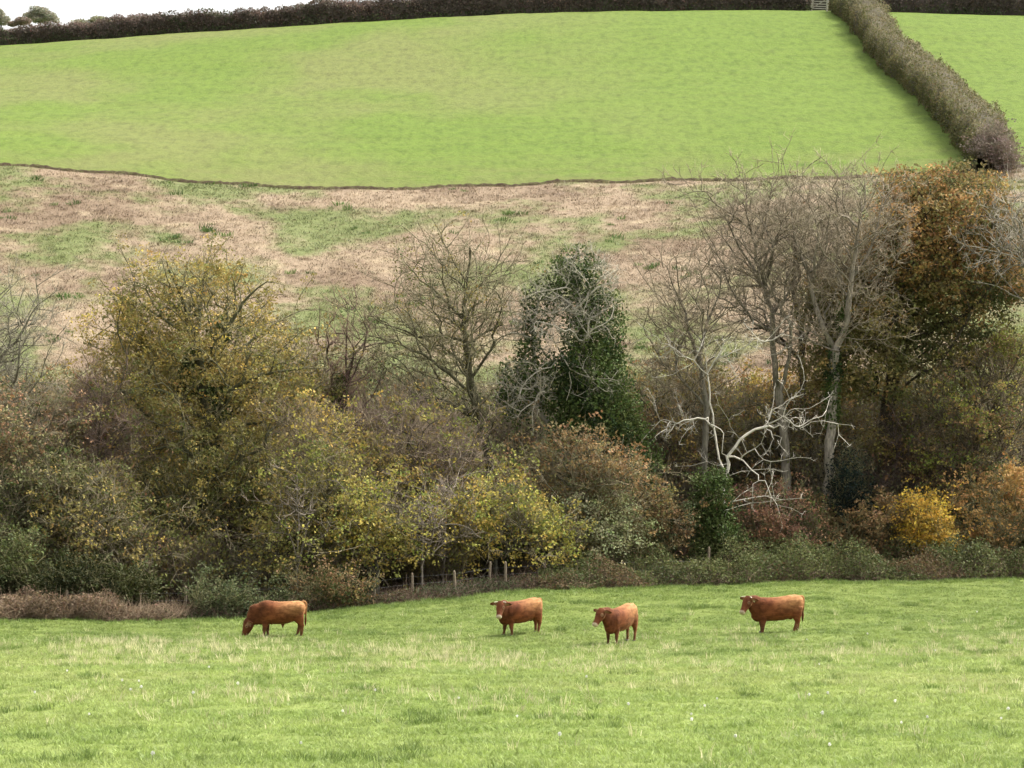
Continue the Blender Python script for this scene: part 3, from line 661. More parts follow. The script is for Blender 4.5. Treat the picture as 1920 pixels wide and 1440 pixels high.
tree('ivy_clad_tree', 'dead tree swallowed by a tall column of dark ivy with pale bare branches sticking out', 'tree', 131,
     [([(1118, 1070), (1112, 880), (1104, 740), (1092, 620), (1080, 540), (1074, 490)], .30, .08), ([(1108, 900), (1030, 800, .3), (1004, 700, .4), (1000, 610, .5), (1008, 545, .5)], .14, .05),
      ([(1060, 672), (1035, 690, -.9), (1005, 700, -1.2), (978, 728, -1.4), (960, 760, -1.5)], .045, .012), ([(1045, 738), (1018, 738, -1), (1003, 752, -1.2), (998, 790, -1.3), (1001, 822, -1.3)], .05, .015), ([(1052, 664, -.9), (1068, 692, -1.3), (1070, 715, -1.4), (1062, 746, -1.5)], .035, .01),
      ([(1070, 692, -1.2), (1100, 703, -1.5), (1120, 712, -1.6), (1132, 722, -1.6)], .03, .01), ([(1105, 598, -.9), (1108, 620, -1.1), (1104, 640, -1.1)], .035, .012), ([(1128, 610, -.9), (1146, 630, -1.1), (1152, 650, -1.1)], .03, .01), ([(962, 772), (930, 762, -.6), (900, 760, -.8)], .03, .01),
      ([(1080, 560), (1060, 540, -1), (1030, 545, -1.4), (985, 560, -1.6)], .05, .012), ([(1085, 560), (1120, 530, -.8), (1145, 505, -1)], .05, .012), ([(1000, 640), (970, 620, -.8), (935, 640, -1)], .04, .012)],
     [(1020, 600, 78, 75, 2.6), (1095, 520, 75, 55, 2.4), (990, 720, 62, 60, 2.0, -.8), (1100, 590, 60, 50, 1.8, -.8), (1110, 720, 50, 40, 1, -1.2)], 105, bark=(.36, .33, .26), twig_col=(.34, .31, .24), targets=760, bf=.3, twigs=3, twig_len=.6, dead=True, twig_r=.008, tip=.014,
     ivy=[(1072, 508, 46, 34, 1.0), (1100, 560, 44, 44, 1.1), (1128, 620, 44, 66, 1.2), (1085, 640, 34, 50, 1.0), (1112, 700, 68, 70, 1.6), (1120, 775, 82, 66, 1.8), (1156, 830, 62, 66, 1.6), (1080, 810, 60, 42, 1.4), (1006, 585, 28, 56, .7), (990, 665, 26, 54, .7), (968, 735, 36, 60, .9), (1040, 715, 52, 50, 1.1), (1188, 885, 46, 48, 1.2), (1040, 552, 20, 28, .6)], ivy_n=32000)

# bare pale trees on the right
tree('bare_trunk_tree', 'bare tree with grey trunk nearest the ivy column, twigs fanning left', 'tree', 133,
     [([(1316, 930), (1322, 850), (1324, 770), (1316, 700), (1312, 660)], .17, .10), ([(1316, 690), (1296, 640, .5), (1285, 590, .8), (1262, 540, 1), (1250, 500, 1.2)], .08, .02), ([(1312, 660), (1325, 600, .4), (1350, 550, .6), (1352, 500, .8)], .07, .02), ([(1320, 760), (1285, 720, -.6), (1250, 690, -1)], .06, .02), ([(1300, 640), (1270, 620, -.8), (1235, 600, -1)], .05, .015)],
     [(1290, 570, 75, 100, 3), (1320, 640, 80, 80, 3), (1260, 660, 60, 60, 2.5)], 106, limb_share=.42, shell=.3, exp=2.1, bark=(.18, .16, .12), twig_col=(.185, .150, .100), tip=.012, targets=800, twigs=3, twig_len=.65)
tree('forked_bare_tree', 'tall bare tree forking low, its left stem rising to a thin open top', 'tree', 134,
     [([(1480, 940), (1472, 860), (1466, 780), (1455, 718)], .26, .19), ([(1455, 718), (1450, 640, .1), (1446, 583, .2), (1436, 540, .3), (1418, 487, .3), (1412, 443, .2), (1402, 400, .2), (1400, 345, .2)], .15, .02), ([(1462, 735), (1480, 668, -.4), (1481, 610, -.5), (1466, 588, -.6), (1440, 590, -.8)], .11, .03),
      ([(1412, 445), (1435, 405, .5), (1448, 360, .7)], .06, .02), ([(1408, 430), (1378, 405, -.4), (1345, 385, -.6), (1325, 360, -.7)], .05, .015), ([(1436, 540), (1395, 510, .5), (1350, 500, .8)], .06, .015), ([(1446, 590), (1480, 545, .8), (1492, 500, 1), (1500, 440, 1.2)], .07, .02), ([(1420, 490), (1450, 460, -.6), (1470, 420, -.8)], .05, .015)],
     [(1400, 430, 88, 100, 3.6), (1460, 450, 70, 110, 3.2), (1400, 520, 80, 60, 3)], 107, limb_share=.42, shell=.3, exp=2.1, bark=(.19, .165, .125), twig_col=(.185, .152, .105), tip=.012, targets=1250, twigs=3, twig_len=.7)
tree('wide_fork_tree', 'tall bare tree with a wide pale fork above an ivy-wrapped trunk', 'tree', 132.5,
     [([(1552, 935), (1554, 860), (1558, 790), (1564, 690), (1566, 655)], .25, .20), ([(1566, 660), (1550, 630), (1536, 590, .1), (1524, 545, .1), (1516, 508, .2)], .15, .07), ([(1566, 655), (1584, 615, -.2), (1592, 565, -.3), (1598, 510, -.4), (1606, 450, -.5), (1618, 380, -.5), (1622, 335, -.5)], .15, .02),
      ([(1516, 510), (1498, 470, .6), (1486, 420, .8), (1480, 350, 1)], .07, .015), ([(1518, 512), (1545, 480, -.4), (1552, 430, -.6), (1560, 370, -.8)], .06, .015), ([(1597, 520), (1635, 460, .5), (1650, 400, .8), (1660, 345, 1)], .07, .02), ([(1570, 640), (1610, 610, -1), (1640, 600, -1.2)], .05, .015), ([(1556, 650), (1520, 620, -.8), (1480, 615, -1)], .06, .015), ([(1592, 560), (1570, 520, .8), (1572, 470, 1)], .05, .015), ([(1600, 500), (1580, 440, 1), (1585, 360, 1.2)], .05, .015)],
     [(1540, 420, 95, 100, 3.8), (1625, 420, 85, 100, 3.6), (1580, 520, 90, 60, 3)], 108, limb_share=.42, shell=.3, exp=2.1, bark=(.23, .20, .155), twig_col=(.195, .162, .112), tip=.012, targets=1500, twigs=3, twig_len=.7,
     ivy=[(1560, 760, 12, 44, .32), (1565, 690, 11, 40, .32), (1558, 720, 10, 40, .3), (1580, 600, 8, 30, .25)], ivy_n=1900)
tree('dark_limbed_tree', 'bare dark-limbed tree behind the two forked pale trees', 'tree', 140,
     [([(1520, 960), (1512, 820), (1506, 700), (1500, 610)], .20, .13), ([(1500, 620), (1520, 550, .4), (1540, 480, .6), (1548, 400, .8)], .09, .02), ([(1500, 610), (1486, 540), (1490, 470), (1500, 380)], .09, .02), ([(1504, 680), (1450, 620, -.6), (1400, 590, -.8), (1360, 560, -1)], .08, .02), ([(1520, 560), (1570, 520, .6), (1620, 470, .8)], .07, .02), ([(1504, 700), (1560, 640, -.6), (1620, 640, -1)], .06, .02)],
     [(1500, 450, 95, 95, 3.6), (1590, 480, 80, 80, 3.2), (1430, 580, 95, 70, 3)], 117, limb_share=.55, shell=.2, exp=1.95, bark=(.075, .06, .045), twig_col=(.16, .135, .095), targets=900, twigs=3, twig_len=.65, leaves=1200, leaf=.11, pal=P_BROWN)
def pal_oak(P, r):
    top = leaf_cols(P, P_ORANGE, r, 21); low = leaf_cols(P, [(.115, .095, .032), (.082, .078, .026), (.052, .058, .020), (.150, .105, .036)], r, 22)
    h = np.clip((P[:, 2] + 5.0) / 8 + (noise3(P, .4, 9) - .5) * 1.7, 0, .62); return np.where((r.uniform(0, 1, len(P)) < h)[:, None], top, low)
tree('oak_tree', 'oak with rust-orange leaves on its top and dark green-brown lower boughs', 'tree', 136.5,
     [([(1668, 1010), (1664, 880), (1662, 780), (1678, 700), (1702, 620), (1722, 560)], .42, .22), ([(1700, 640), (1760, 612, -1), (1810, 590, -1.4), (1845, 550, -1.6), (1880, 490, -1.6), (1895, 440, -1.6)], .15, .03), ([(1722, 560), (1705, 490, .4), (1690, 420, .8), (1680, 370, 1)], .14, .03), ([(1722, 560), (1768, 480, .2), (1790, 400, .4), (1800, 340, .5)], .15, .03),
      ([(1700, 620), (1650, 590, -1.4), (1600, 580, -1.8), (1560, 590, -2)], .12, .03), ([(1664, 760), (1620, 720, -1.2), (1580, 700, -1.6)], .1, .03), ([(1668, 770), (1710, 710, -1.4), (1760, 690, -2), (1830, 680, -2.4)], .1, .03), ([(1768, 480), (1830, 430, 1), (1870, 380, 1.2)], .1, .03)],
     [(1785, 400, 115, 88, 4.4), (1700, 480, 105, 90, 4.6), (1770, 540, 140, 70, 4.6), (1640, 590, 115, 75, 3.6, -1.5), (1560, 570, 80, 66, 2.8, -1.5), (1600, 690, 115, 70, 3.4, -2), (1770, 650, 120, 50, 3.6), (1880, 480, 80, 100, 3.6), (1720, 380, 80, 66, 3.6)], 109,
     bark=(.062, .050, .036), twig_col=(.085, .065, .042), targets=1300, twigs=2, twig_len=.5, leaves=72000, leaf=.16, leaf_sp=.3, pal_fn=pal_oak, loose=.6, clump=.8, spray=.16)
tree('pale_twig_tree', 'bare pale-twigged tree reaching in from the right edge in front of the oak', 'tree', 131,
     [([(2010, 1010), (2000, 800), (1990, 620), (1975, 520)], .22, .14), ([(1975, 530), (1930, 462, -.4), (1895, 425, -.6), (1860, 405, -.8)], .09, .02), ([(1975, 520), (1960, 440, .4), (1930, 370, .6)], .1, .02), ([(1985, 600), (1945, 520, -1), (1900, 480, -1.4), (1850, 470, -1.6)], .07, .02), ([(1975, 520), (2010, 420), (2020, 360)], .1, .02)],
     [(1930, 420, 100, 90, 3.4), (2000, 430, 90, 100, 3.4), (1900, 480, 70, 40, 2.5)], 110, limb_share=.55, shell=.2, exp=1.95, bark=(.22, .2, .15), twig_col=(.25, .225, .175), targets=650, twigs=3, twig_len=.7)
tree('brown_leaf_tree', 'small tree with thin brown and olive leaves at the right, below the oak', 'tree', 132,
     [([(1838, 1040), (1834, 900), (1828, 820), (1826, 770)], .17, .10), ([(1828, 810), (1870, 750, -.4), (1900, 690, -.6), (1915, 650, -.8)], .07, .02), ([(1826, 780), (1805, 720, .4), (1790, 680, .5)], .06, .02), ([(1832, 860), (1780, 800, -.6), (1745, 760, -1)], .06, .02), ([(1834, 900), (1880, 845, -.8), (1900, 830, -1)], .06, .02), ([(1826, 780), (1845, 700), (1850, 660)], .06, .02)],
     [(1830, 740, 105, 95, 3.4), (1890, 720, 80, 100, 3.2), (1800, 850, 110, 70, 3)], 111, bark=(.075, .06, .042), twig_col=(.12, .095, .06), targets=800, twigs=4, twig_len=.6, leaves=12500, leaf=.13, pal_fn=lambda P, r: np.where((r.uniform(0, 1, len(P)) < .35)[:, None], leaf_cols(P, P_BROWN, r, 31), leaf_cols(P, P_GREENY, r, 32)))
tree('dead_white_tree', 'broken dead tree with bleached white arching branches in front of the bare trunks', 'tree', 128.5,
     [([(1352, 1010), (1358, 930), (1364, 875), (1376, 838), (1400, 812), (1432, 798), (1450, 800)], 0.095, 0.041), ([(1376, 856), (1398, 868, -.5), (1420, 890, -.8), (1432, 905, -1), (1442, 925, -1), (1446, 944, -1)], 0.037, 0.013), ([(1426, 900, -.8), (1408, 920, -1.2), (1412, 940, -1.2), (1414, 958, -1.2)], 0.020, 0.009),
      ([(1432, 798), (1446, 812, -.4), (1450, 822, -.6), (1442, 838, -.6), (1434, 855, -.6)], 0.031, 0.009), ([(1448, 815, -.4), (1466, 822, -.6), (1456, 845, -.8)], 0.020, 0.009), ([(1440, 796), (1470, 780, -.2), (1490, 800, -.3), (1520, 796, -.4), (1545, 788, -.4)], 0.031, 0.009), ([(1470, 784), (1490, 768, -.2), (1515, 764, -.4)], 0.020, 0.009), ([(1436, 798), (1455, 770, .3), (1480, 752, .4)], 0.020, 0.009),
      ([(1362, 900), (1345, 840, .2), (1338, 800, .2), (1322, 786, .1)], 0.048, 0.034), ([(1322, 786), (1296, 784, -.2), (1270, 792, -.5), (1260, 806, -.6), (1242, 822, -.7)], 0.034, 0.009), ([(1322, 786), (1340, 800, -.4), (1356, 815, -.6), (1358, 850, -.6), (1363, 862, -.6)], 0.031, 0.011), ([(1268, 794, -.5), (1246, 786, -.5), (1230, 800, -.6)], 0.019, 0.009),
      ([(1338, 800), (1330, 740, .3), (1328, 700, .3), (1345, 672, .2), (1375, 658, .1), (1402, 645, 0), (1424, 632, 0)], 0.041, 0.012), ([(1328, 704), (1300, 680, -.2), (1268, 655, -.4), (1240, 640, -.5), (1222, 624, -.5)], 0.031, 0.009), ([(1345, 672), (1360, 640, .2), (1372, 628, .2)], 0.020, 0.009), ([(1402, 645), (1424, 650, -.3), (1430, 668, -.4)], 0.017, 0.009), ([(1300, 680), (1280, 690, -.4), (1262, 700, -.5)], 0.017, 0.009)],
     [(1480, 785, 62, 30, .8), (1280, 795, 50, 26, .8), (1400, 650, 40, 25, .7), (1260, 650, 40, 26, .7), (1345, 660, 50, 30, .8)], 112, bark=(.50, .46, .38), twig_col=(.48, .44, .36), targets=260, bf=.2, twigs=1, twig_len=.4, limb_share=.6, dead=True, twig_r=.009, tip=.012)

# lower leafy trees in front of them
def syc(name, label, Y, bx, ells, seed, n, pal=P_YELLOW, trunk_r=.13, **k):
    e0 = ells[0]; gr = row_of(ground_pt(bx, Y + belt_shift(bx))); tp = e0[1] + e0[3] * .2
    sds = [([(bx, gr), (bx + (e0[0] - bx) * .3, gr * .6 + tp * .4), (e0[0], tp)], trunk_r, trunk_r * .5)]
    rr = np.random.default_rng(seed)
    for q in range(6):
        e = ells[q % len(ells)]; f = rr.uniform(.25, .8); s0 = (bx + (e0[0] - bx) * f, gr + (tp - gr) * f, 0); a = rr.uniform(-.8, .8)
        sds.append(([s0, ((s0[0] + e[0] + a * e[2]) / 2, (s0[1] + e[1]) / 2 - 8, rr.uniform(-.5, .3) * e[4]), (e[0] + a * e[2], e[1] + rr.uniform(-.5, .2) * e[3], rr.uniform(-.8, .4) * e[4])], trunk_r * .4, .015))
    kw = dict(bark=(.09, .085, .06), twig_col=(.13, .11, .07), targets=560, twigs=3, twig_len=1.0, leaves=int(n * .85), leaf=.13, leaf_sp=.4, loose=.0, pal=pal, limb_share=.35, clump=1.6); kw.update(k)
    return tree(name, label, 'tree', Y, sds, ells, seed, **kw)
mixp = lambda a, b, f, s: (lambda P, r: np.where((r.uniform(0, 1, len(P)) + (noise3(P, .5, s) - .5) < f)[:, None], leaf_cols(P, a, r, s), leaf_cols(P, b, r, s + 1)))
syc('low_maple_tree', 'low olive and brown tree at left, behind the dark green bush', 126, 170, [(170, 960, 105, 90, 2.8), (250, 1030, 110, 50, 2.6), (120, 1010, 90, 60, 2.4)], 202, 15000, pal_fn=mixp(P_OLIVE, P_BROWN, .7, 15), trunk_r=.10, targets=600)
syc('side_maple_tree', 'yellow-olive tree with a dark hollow, right of the wide spreading tree', 126.5, 600, [(585, 920, 80, 85, 2.6), (610, 1010, 85, 55, 2.4), (545, 1030, 70, 40, 2.2)], 203, 11000, pal_fn=mixp(P_OLIVE, P_GREENY, .6, 25), trunk_r=.10, targets=560)
syc('hazel_tree', 'yellow-green hazel left of the pale bare saplings', 126, 705, [(705, 980, 92, 62, 2.6), (660, 1015, 70, 36, 2.2)], 204, 9500, pal_fn=mixp(P_GREENY, P_YELLOW, .62, 35), trunk_r=.09, targets=360)
syc('golden_hazel_tree', 'large yellow-green hazel in the centre, right of the pale bare saplings', 126.5, 930, [(925, 955, 92, 52, 2.8), (875, 1000, 80, 36, 2.4), (1000, 1000, 88, 42, 2.6)], 205, 13000, pal_fn=mixp(P_YELLOW, P_GREENY, .5, 45), trunk_r=.09, targets=520)
syc('russet_tree', 'small russet-leaved tree under the ivy column', 128.5, 1085, [(1080, 890, 120, 62, 2.8), (1150, 930, 95, 62, 2.6), (1010, 880, 80, 55, 2.4)], 206, 12500, pal_fn=mixp(P_BROWN, P_GREYOLIVE, .62, 55), trunk_r=.12, targets=560)
syc('pinkish_tree', 'pinkish-brown leaved small tree at the left edge', 128, 40, [(45, 815, 95, 85, 2.8), (10, 880, 90, 70, 2.6)], 207, 8500, pal_fn=mixp(P_PINK, P_GREYOLIVE, .6, 65), trunk_r=.11, targets=480)
syc('grey_green_tree', 'grey-green twiggy small tree at left, under the pinkish one', 126.5, 85, [(80, 925, 110, 70, 2.6), (20, 960, 80, 70, 2.4)], 208, 7500, pal_fn=mixp(P_GREYOLIVE, P_DKGREEN, .6, 75), trunk_r=.09, targets=420)
syc('brown_twig_tree', 'brown twiggy small tree with few leaves between the pinkish tree and the spreading tree', 130, 180, [(175, 830, 80, 75, 2.4), (170, 760, 50, 60, 1.8)], 209, 2600, pal_fn=mixp(P_BROWN, P_OLIVE, .5, 85), trunk_r=.09, twigs=4, targets=420, twig_col=(.12, .085, .065))
syc('thicket_tree', 'brown and olive twiggy tree between the thin dark tree and the leaning tree', 130.5, 760, [(760, 830, 95, 85, 2.8), (700, 880, 80, 70, 2.4), (830, 850, 70, 70, 2.2)], 210, 6500, pal_fn=mixp(P_OLIVE, P_GREENY, .6, 95), trunk_r=.10, twigs=4, targets=700, twig_col=(.13, .10, .075))
syc('twiggy_tree', 'grey-brown twiggy tree with scattered leaves right of the thin dark tree', 129, 590, [(590, 830, 70, 75, 2.4), (650, 900, 80, 60, 2.4)], 211, 4200, pal_fn=mixp(P_OLIVE, P_YELLOW, .5, 105), trunk_r=.09, twigs=4, targets=480, twig_col=(.14, .11, .07))
syc('olive_scrub_tree', 'olive-brown tree behind the white dead branches', 139, 1265, [(1250, 760, 85, 90, 3), (1330, 780, 80, 80, 3), (1220, 850, 70, 70, 2.6)], 212, 9000, pal_fn=mixp(P_OLIVE, P_BROWN, .6, 115), trunk_r=.11, targets=560, twigs=4)
syc('amber_tree', 'small amber-leaved tree seen between the bare grey trunks', 141, 1450, [(1440, 750, 75, 32, 2.2), (1500, 745, 55, 28, 2)], 213, 5200, pal_fn=mixp(P_ORANGE, P_YELLOW, .5, 125), trunk_r=.09, targets=300)
syc('dun_tree', 'dun-brown leafy tree behind the forked bare trunks', 137, 1510, [(1450, 850, 90, 70, 3), (1520, 830, 70, 70, 3), (1600, 830, 70, 60, 2.8)], 214, 9000, pal_fn=mixp(P_BROWN, P_OLIVE, .55, 135), trunk_r=.11, targets=520)
syc('mauve_twig_tree', 'mauve-brown leafless thicket tree left of the small brown-leaved tree', 135, 1745, [(1740, 850, 80, 75, 2.6), (1720, 920, 80, 50, 2.4)], 215, 2200, pal=P_BROWN, trunk_r=.09, twigs=3, targets=560, twig_col=(.11, .08, .068))
syc('olive_tree_right', 'olive-green sparse tree beside the oak trunk', 136, 1745, [(1770, 760, 85, 60, 2.6), (1860, 830, 80, 70, 2.6)], 216, 6000, pal_fn=mixp(P_GREYOLIVE, P_OLIVE, .6, 145), trunk_r=.09, targets=420)
bpy.data.objects['olive_tree_right'].name = 'olive_tree'

# shrubs along the front
shrub('yellow_shrub', 'round bright golden-yellow shrub by the bramble bank at right', 'shrub', 127.5, 1732, [(1730, 972, 52, 45, 1.5), (1735, 1008, 46, 34, 1.4)], 301, P_GOLD, 6500, .12, loose=.55, targets=180)
shrub('orange_shrub', 'orange-brown leafy shrub right of the golden shrub', 'shrub', 128.5, 1860, [(1865, 945, 85, 50, 2.2), (1850, 1000, 80, 38, 2), (1920, 990, 70, 50, 2)], 302, P_ORANGE, 8500, .14, targets=260)
shrub('rust_shrub', 'dark rust and olive shrub left of the golden shrub', 'shrub', 129, 1620, [(1600, 1010, 95, 40, 2), (1540, 1000, 70, 45, 2), (1655, 985, 60, 40, 1.8)], 303, [P_BROWN[0], P_BROWN[1], P_BROWN[2], P_OLIVE[0]], 8500, .13, targets=260)
shrub('holly_shrub', 'very dark blue-green holly between the pale trunks and the golden shrub', 'shrub', 131, 1590, [(1585, 915, 42, 55, 1.4), (1600, 960, 45, 40, 1.4)], 304, P_HOLLY, 6500, .10, loose=.8, targets=120, leaf_mat=IVY)
shrub('ivy_stump', 'broken stump smothered in green ivy under the white dead branches', 'ivy stump', 127, 1342, [(1340, 1005, 46, 55, 1.2), (1346, 925, 26, 52, .8), (1318, 940, 20, 50, .7)], 305, P_IVY, 9000, .13, loose=.85, targets=80, leaf_mat=IVY, stem_r=.09, stems=2)
shrub('red_brown_shrub', 'red-brown shrub right of the ivy stump', 'shrub', 129, 1440, [(1440, 960, 75, 55, 2), (1470, 1000, 70, 40, 2)], 306, [(.115, .06, .036), (.09, .05, .034), (.075, .06, .03), (.16, .09, .045)], 6500, .12, targets=280, twigs=3)
shrub('pale_green_shrub', 'pale green shrub topped with whitish seed heads right of the central hazel', 'shrub', 126.5, 1135, [(1130, 955, 62, 40, 1.8), (1140, 1005, 68, 46, 1.8)], 307, P_PALEGREEN, 6500, .11, loose=.25, targets=220)
shrub('mixed_shrub', 'green-brown shrub between the pale green shrub and the ivy stump', 'shrub', 127.5, 1235, [(1235, 985, 62, 62, 2), (1215, 1035, 62, 36, 1.8)], 308, [P_BRAMBLE[0], P_BROWN[1], P_DKGREEN[2], P_OLIVE[0]], 7000, .12, targets=220)
shrub('dark_green_bush', 'dark green bramble bush at the field edge on the left', 'shrub', 121.5, 180, [(170, 1090, 95, 36, 1.7), (235, 1105, 60, 28, 1.4), (100, 1105, 60, 28, 1.4)], 309, P_DKGREEN, 9000, .12, loose=.4, targets=180, leaf_mat=IVY)
shrub('edge_bush', 'small mixed green bush behind the head of the grazing bull', 'shrub', 120.5, 440, [(430, 1130, 55, 30, 1.2), (480, 1140, 60, 25, 1.2), (385, 1120, 40, 32, 1.1)], 310, P_BRAMBLE, 5000, .11, loose=.3, targets=120)
shrub('low_green_bush', 'low dark green bush with russet leaves behind the bull rump', 'shrub', 122, 600, [(600, 1105, 60, 36, 1.6), (650, 1110, 50, 30, 1.4)], 311, [P_DKGREEN[0], P_BROWN[1], P_DKGREEN[2], P_OLIVE[0]], 4200, .11, loose=.4, targets=160, twigs=3)
shrub('corner_bush', 'pale-speckled green bush at the far left edge above the dead bracken', 'shrub', 122.5, 20, [(25, 1050, 60, 50, 1.7), (-20, 1080, 60, 45, 1.7)], 312, [P_DKGREEN[1], P_BRAMBLE[1], P_DKGREEN[2], P_PALEGREEN[1]], 6000, .12, loose=.6, targets=180)
def sapling(label, Y, bx, top, seed, ells, nt=130):
    gr = row_of(ground_pt(bx, Y))
    return tree('bare_sapling', label, 'sapling', Y, [([(bx, gr), (bx + 4, gr - (gr - top) * .45), (bx + 2, top)], .045, .012), ([(bx + 1, gr - (gr - top) * .3), (bx + 20, gr - (gr - top) * .6, -.3), (bx + 34, top + 10, -.5)], .03, .01), ([(bx + 2, gr - (gr - top) * .4), (bx - 18, gr - (gr - top) * .65, .3), (bx - 30, top + 24, .4)], .028, .01)],
                ells, seed, bark=(.21, .18, .14), twig_col=(.16, .13, .105), targets=nt, bf=.2, twigs=2, twig_len=.6, up=.5, limb_share=.5)
sapling('pale bare sapling standing between the two hazels at the fence', 124.5, 788, 940, 320, [(790, 975, 42, 60, 1.3)])
sapling('purplish bare sapling arching right behind the pale sapling', 126, 830, 905, 321, [(850, 925, 42, 50, 1.4), (820, 960, 40, 40, 1.2)])
sapling('slim pale sapling in a dark gap above the rump of the bull', 123.6, 555, 895, 322, [(562, 935, 40, 52, 1.2)], 36)

# ------------------------------------------------------------------ undergrowth that reads as one mass
def scrub_mesh(name, r, pal, nleaf, ntwig, tcol, rx=1.6, h=2.6, leaf=.13, mats=(None, None)):
    g = Geo(); a = r.uniform(0, 6.28, ntwig); b = np.stack([np.cos(a) * rx * .45 * r.uniform(0, 1, ntwig), np.sin(a) * rx * .45 * r.uniform(0, 1, ntwig), r.uniform(0, h * .6, ntwig)], 1)
    d = np.stack([np.cos(a) * .7, np.sin(a) * .7, r.uniform(.4, 1.6, ntwig)], 1)
    M, T = twig_tris(g, b, d, h * r.uniform(.3, .6, ntwig), .009, np.array(tcol) * r.uniform(.7, 1.3, (ntwig, 1)), r)
    M2, T2 = twig_tris(g, M, unit(d) + r.normal(size=(ntwig, 3)) * .6, h * .25, .007, np.array(tcol) * r.uniform(.7, 1.3, (ntwig, 1)), r)
    S = np.concatenate([M, T, T2]); P = S[r.integers(0, len(S), nleaf)] + r.normal(size=(nleaf, 3)) * .2
    leaf_quads(g, P, leaf, leaf_cols(P, pal, r, 3), r)
    return g.mesh(name)
r = np.random.default_rng(51)
sk = [proto('scrub', scrub_mesh('scrub', r, P_BROWN, 700, 260, (.09, .068, .05)), LEAF), proto('scrub', scrub_mesh('scrub', r, P_OLIVE, 900, 240, (.10, .08, .055)), LEAF),
      proto('scrub', scrub_mesh('scrub', r, P_GREYOLIVE, 800, 300, (.10, .085, .06)), LEAF), proto('scrub', scrub_mesh('scrub', r, P_DKGREEN, 1100, 160, (.06, .05, .035)), LEAF),
      proto('scrub', scrub_mesh('scrub', r, P_PINK, 260, 420, (.12, .085, .07)), LEAF)]
n = 1060; y = r.uniform(123, 156, n); s = r.uniform(-.25, .25, n); k = (y > edgeY(s) + 5.5) & (r.uniform(0, 1, n) < np.clip((y - edgeY(s)) / 16, .3, 1)); y = y[k]; s = s[k]; x = s * y
pts = np.stack([x, y, terrain(x, y)], 1); q = fbm(x * .12, y * .12, 61); front = np.clip((y - edgeY(s)) / 25, 0, 1)
sz = (.55 + 1.0 * r.uniform(0, 1, len(x)) * (.4 + .8 * front)) * np.where(y > 148, .7, 1)
scatter('undergrowth', 'tangled brown and olive scrub filling the tree belt', pts, np.stack([sz, sz, sz * r.uniform(.8, 1.5, len(x))], 1), rots(len(x), r, .05), np.clip((q * 6 - .6 + r.normal(size=len(x)) * .8), 0, 4).astype(int), sk)

def thicket(name, label, c0, c1, off0, off1, hfun, pal, n, leaf, tn, tcol, seed, mat=LEAF, lump=.0):
    """brambles or bracken along the field edge: leaves and stems over an uneven mound"""
    r = np.random.default_rng(seed); g = Geo(); cc = r.uniform(c0, c1, n); s = (cc - 960) / F; u = r.uniform(0, 1, n); y = edgeY(s) + off0 + (off1 - off0) * u; x = s * y
    H = hfun(cc) * (1 + lump * 2 * (vnoise(x * .9, y * .5, seed + 9) - .5)) * (.30 + .85 * fbm(x * .35, y * .35, seed) + .55 * (vnoise(x * 1.5, y * 1.5, seed + 4) - .3)) * np.sqrt(np.clip(u * 5, .08, 1)); z = terrain(x, y) + H * np.maximum(r.uniform(0, 1, n) ** .5, .15)
    P = np.stack([x, y, z], 1); leaf_quads(g, P, leaf, leaf_cols(P, pal, r, seed), r, .5)
    k = r.integers(0, n, tn); b = P[k].copy(); b[:, 2] = terrain(b[:, 0], b[:, 1]) + (P[k, 2] - terrain(b[:, 0], b[:, 1])) * r.uniform(.0, .8, tn)
    d = r.normal(size=(tn, 3)) * .7 + np.array([0, -.1, .8]); spur_tris(g, b, d, r.uniform(.3, .9, tn), .010, np.array(tcol) * r.uniform(.6, 1.35, (tn, 1)), r, .5, .25)
    o = link(name, g.mesh(name), mat); tag(o, label, kind='stuff'); return o
thicket('bramble_bank', 'long dark green bramble bank along the field edge on the right', 1010, 2230, -.2, 5.5, lambda q: np.interp(q, [1010, 1100, 1250, 1400, 1600, 1800, 2000], [.7, 1.2, 1.6, 1.75, 1.6, 1.5, 1.7]), [(.044, .052, .018), (.064, .070, .024), (.030, .035, .014), (.070, .050, .024)], 56000, .125, 9000, (.10, .07, .05), 71, lump=.35)
thicket('bracken_strip', 'strip of dead pinkish-brown bracken stems along the left field edge', -120, 345, -.1, 2.6, lambda q: np.interp(q, [-120, 0, 200, 300, 345], [.95, 1.0, 1.0, .75, .4]), [(.095, .066, .040), (.07, .050, .030), (.05, .040, .022), (.125, .088, .055)], 12000, .13, 13000, (.115, .085, .055), 72, lump=.55)
thicket('hedge_bottom', 'low tangle of brambles and dead stems at the foot of the trees', 300, 1040, .1, 3.6, lambda q: np.interp(q, [300, 420, 700, 1040], [.6, .7, .42, .7]), [P_BRAMBLE[3], P_BRAMBLE[0], P_BRAMBLE[2], P_BRAMBLE[1]], 9000, .11, 5000, (.075, .052, .038), 73)
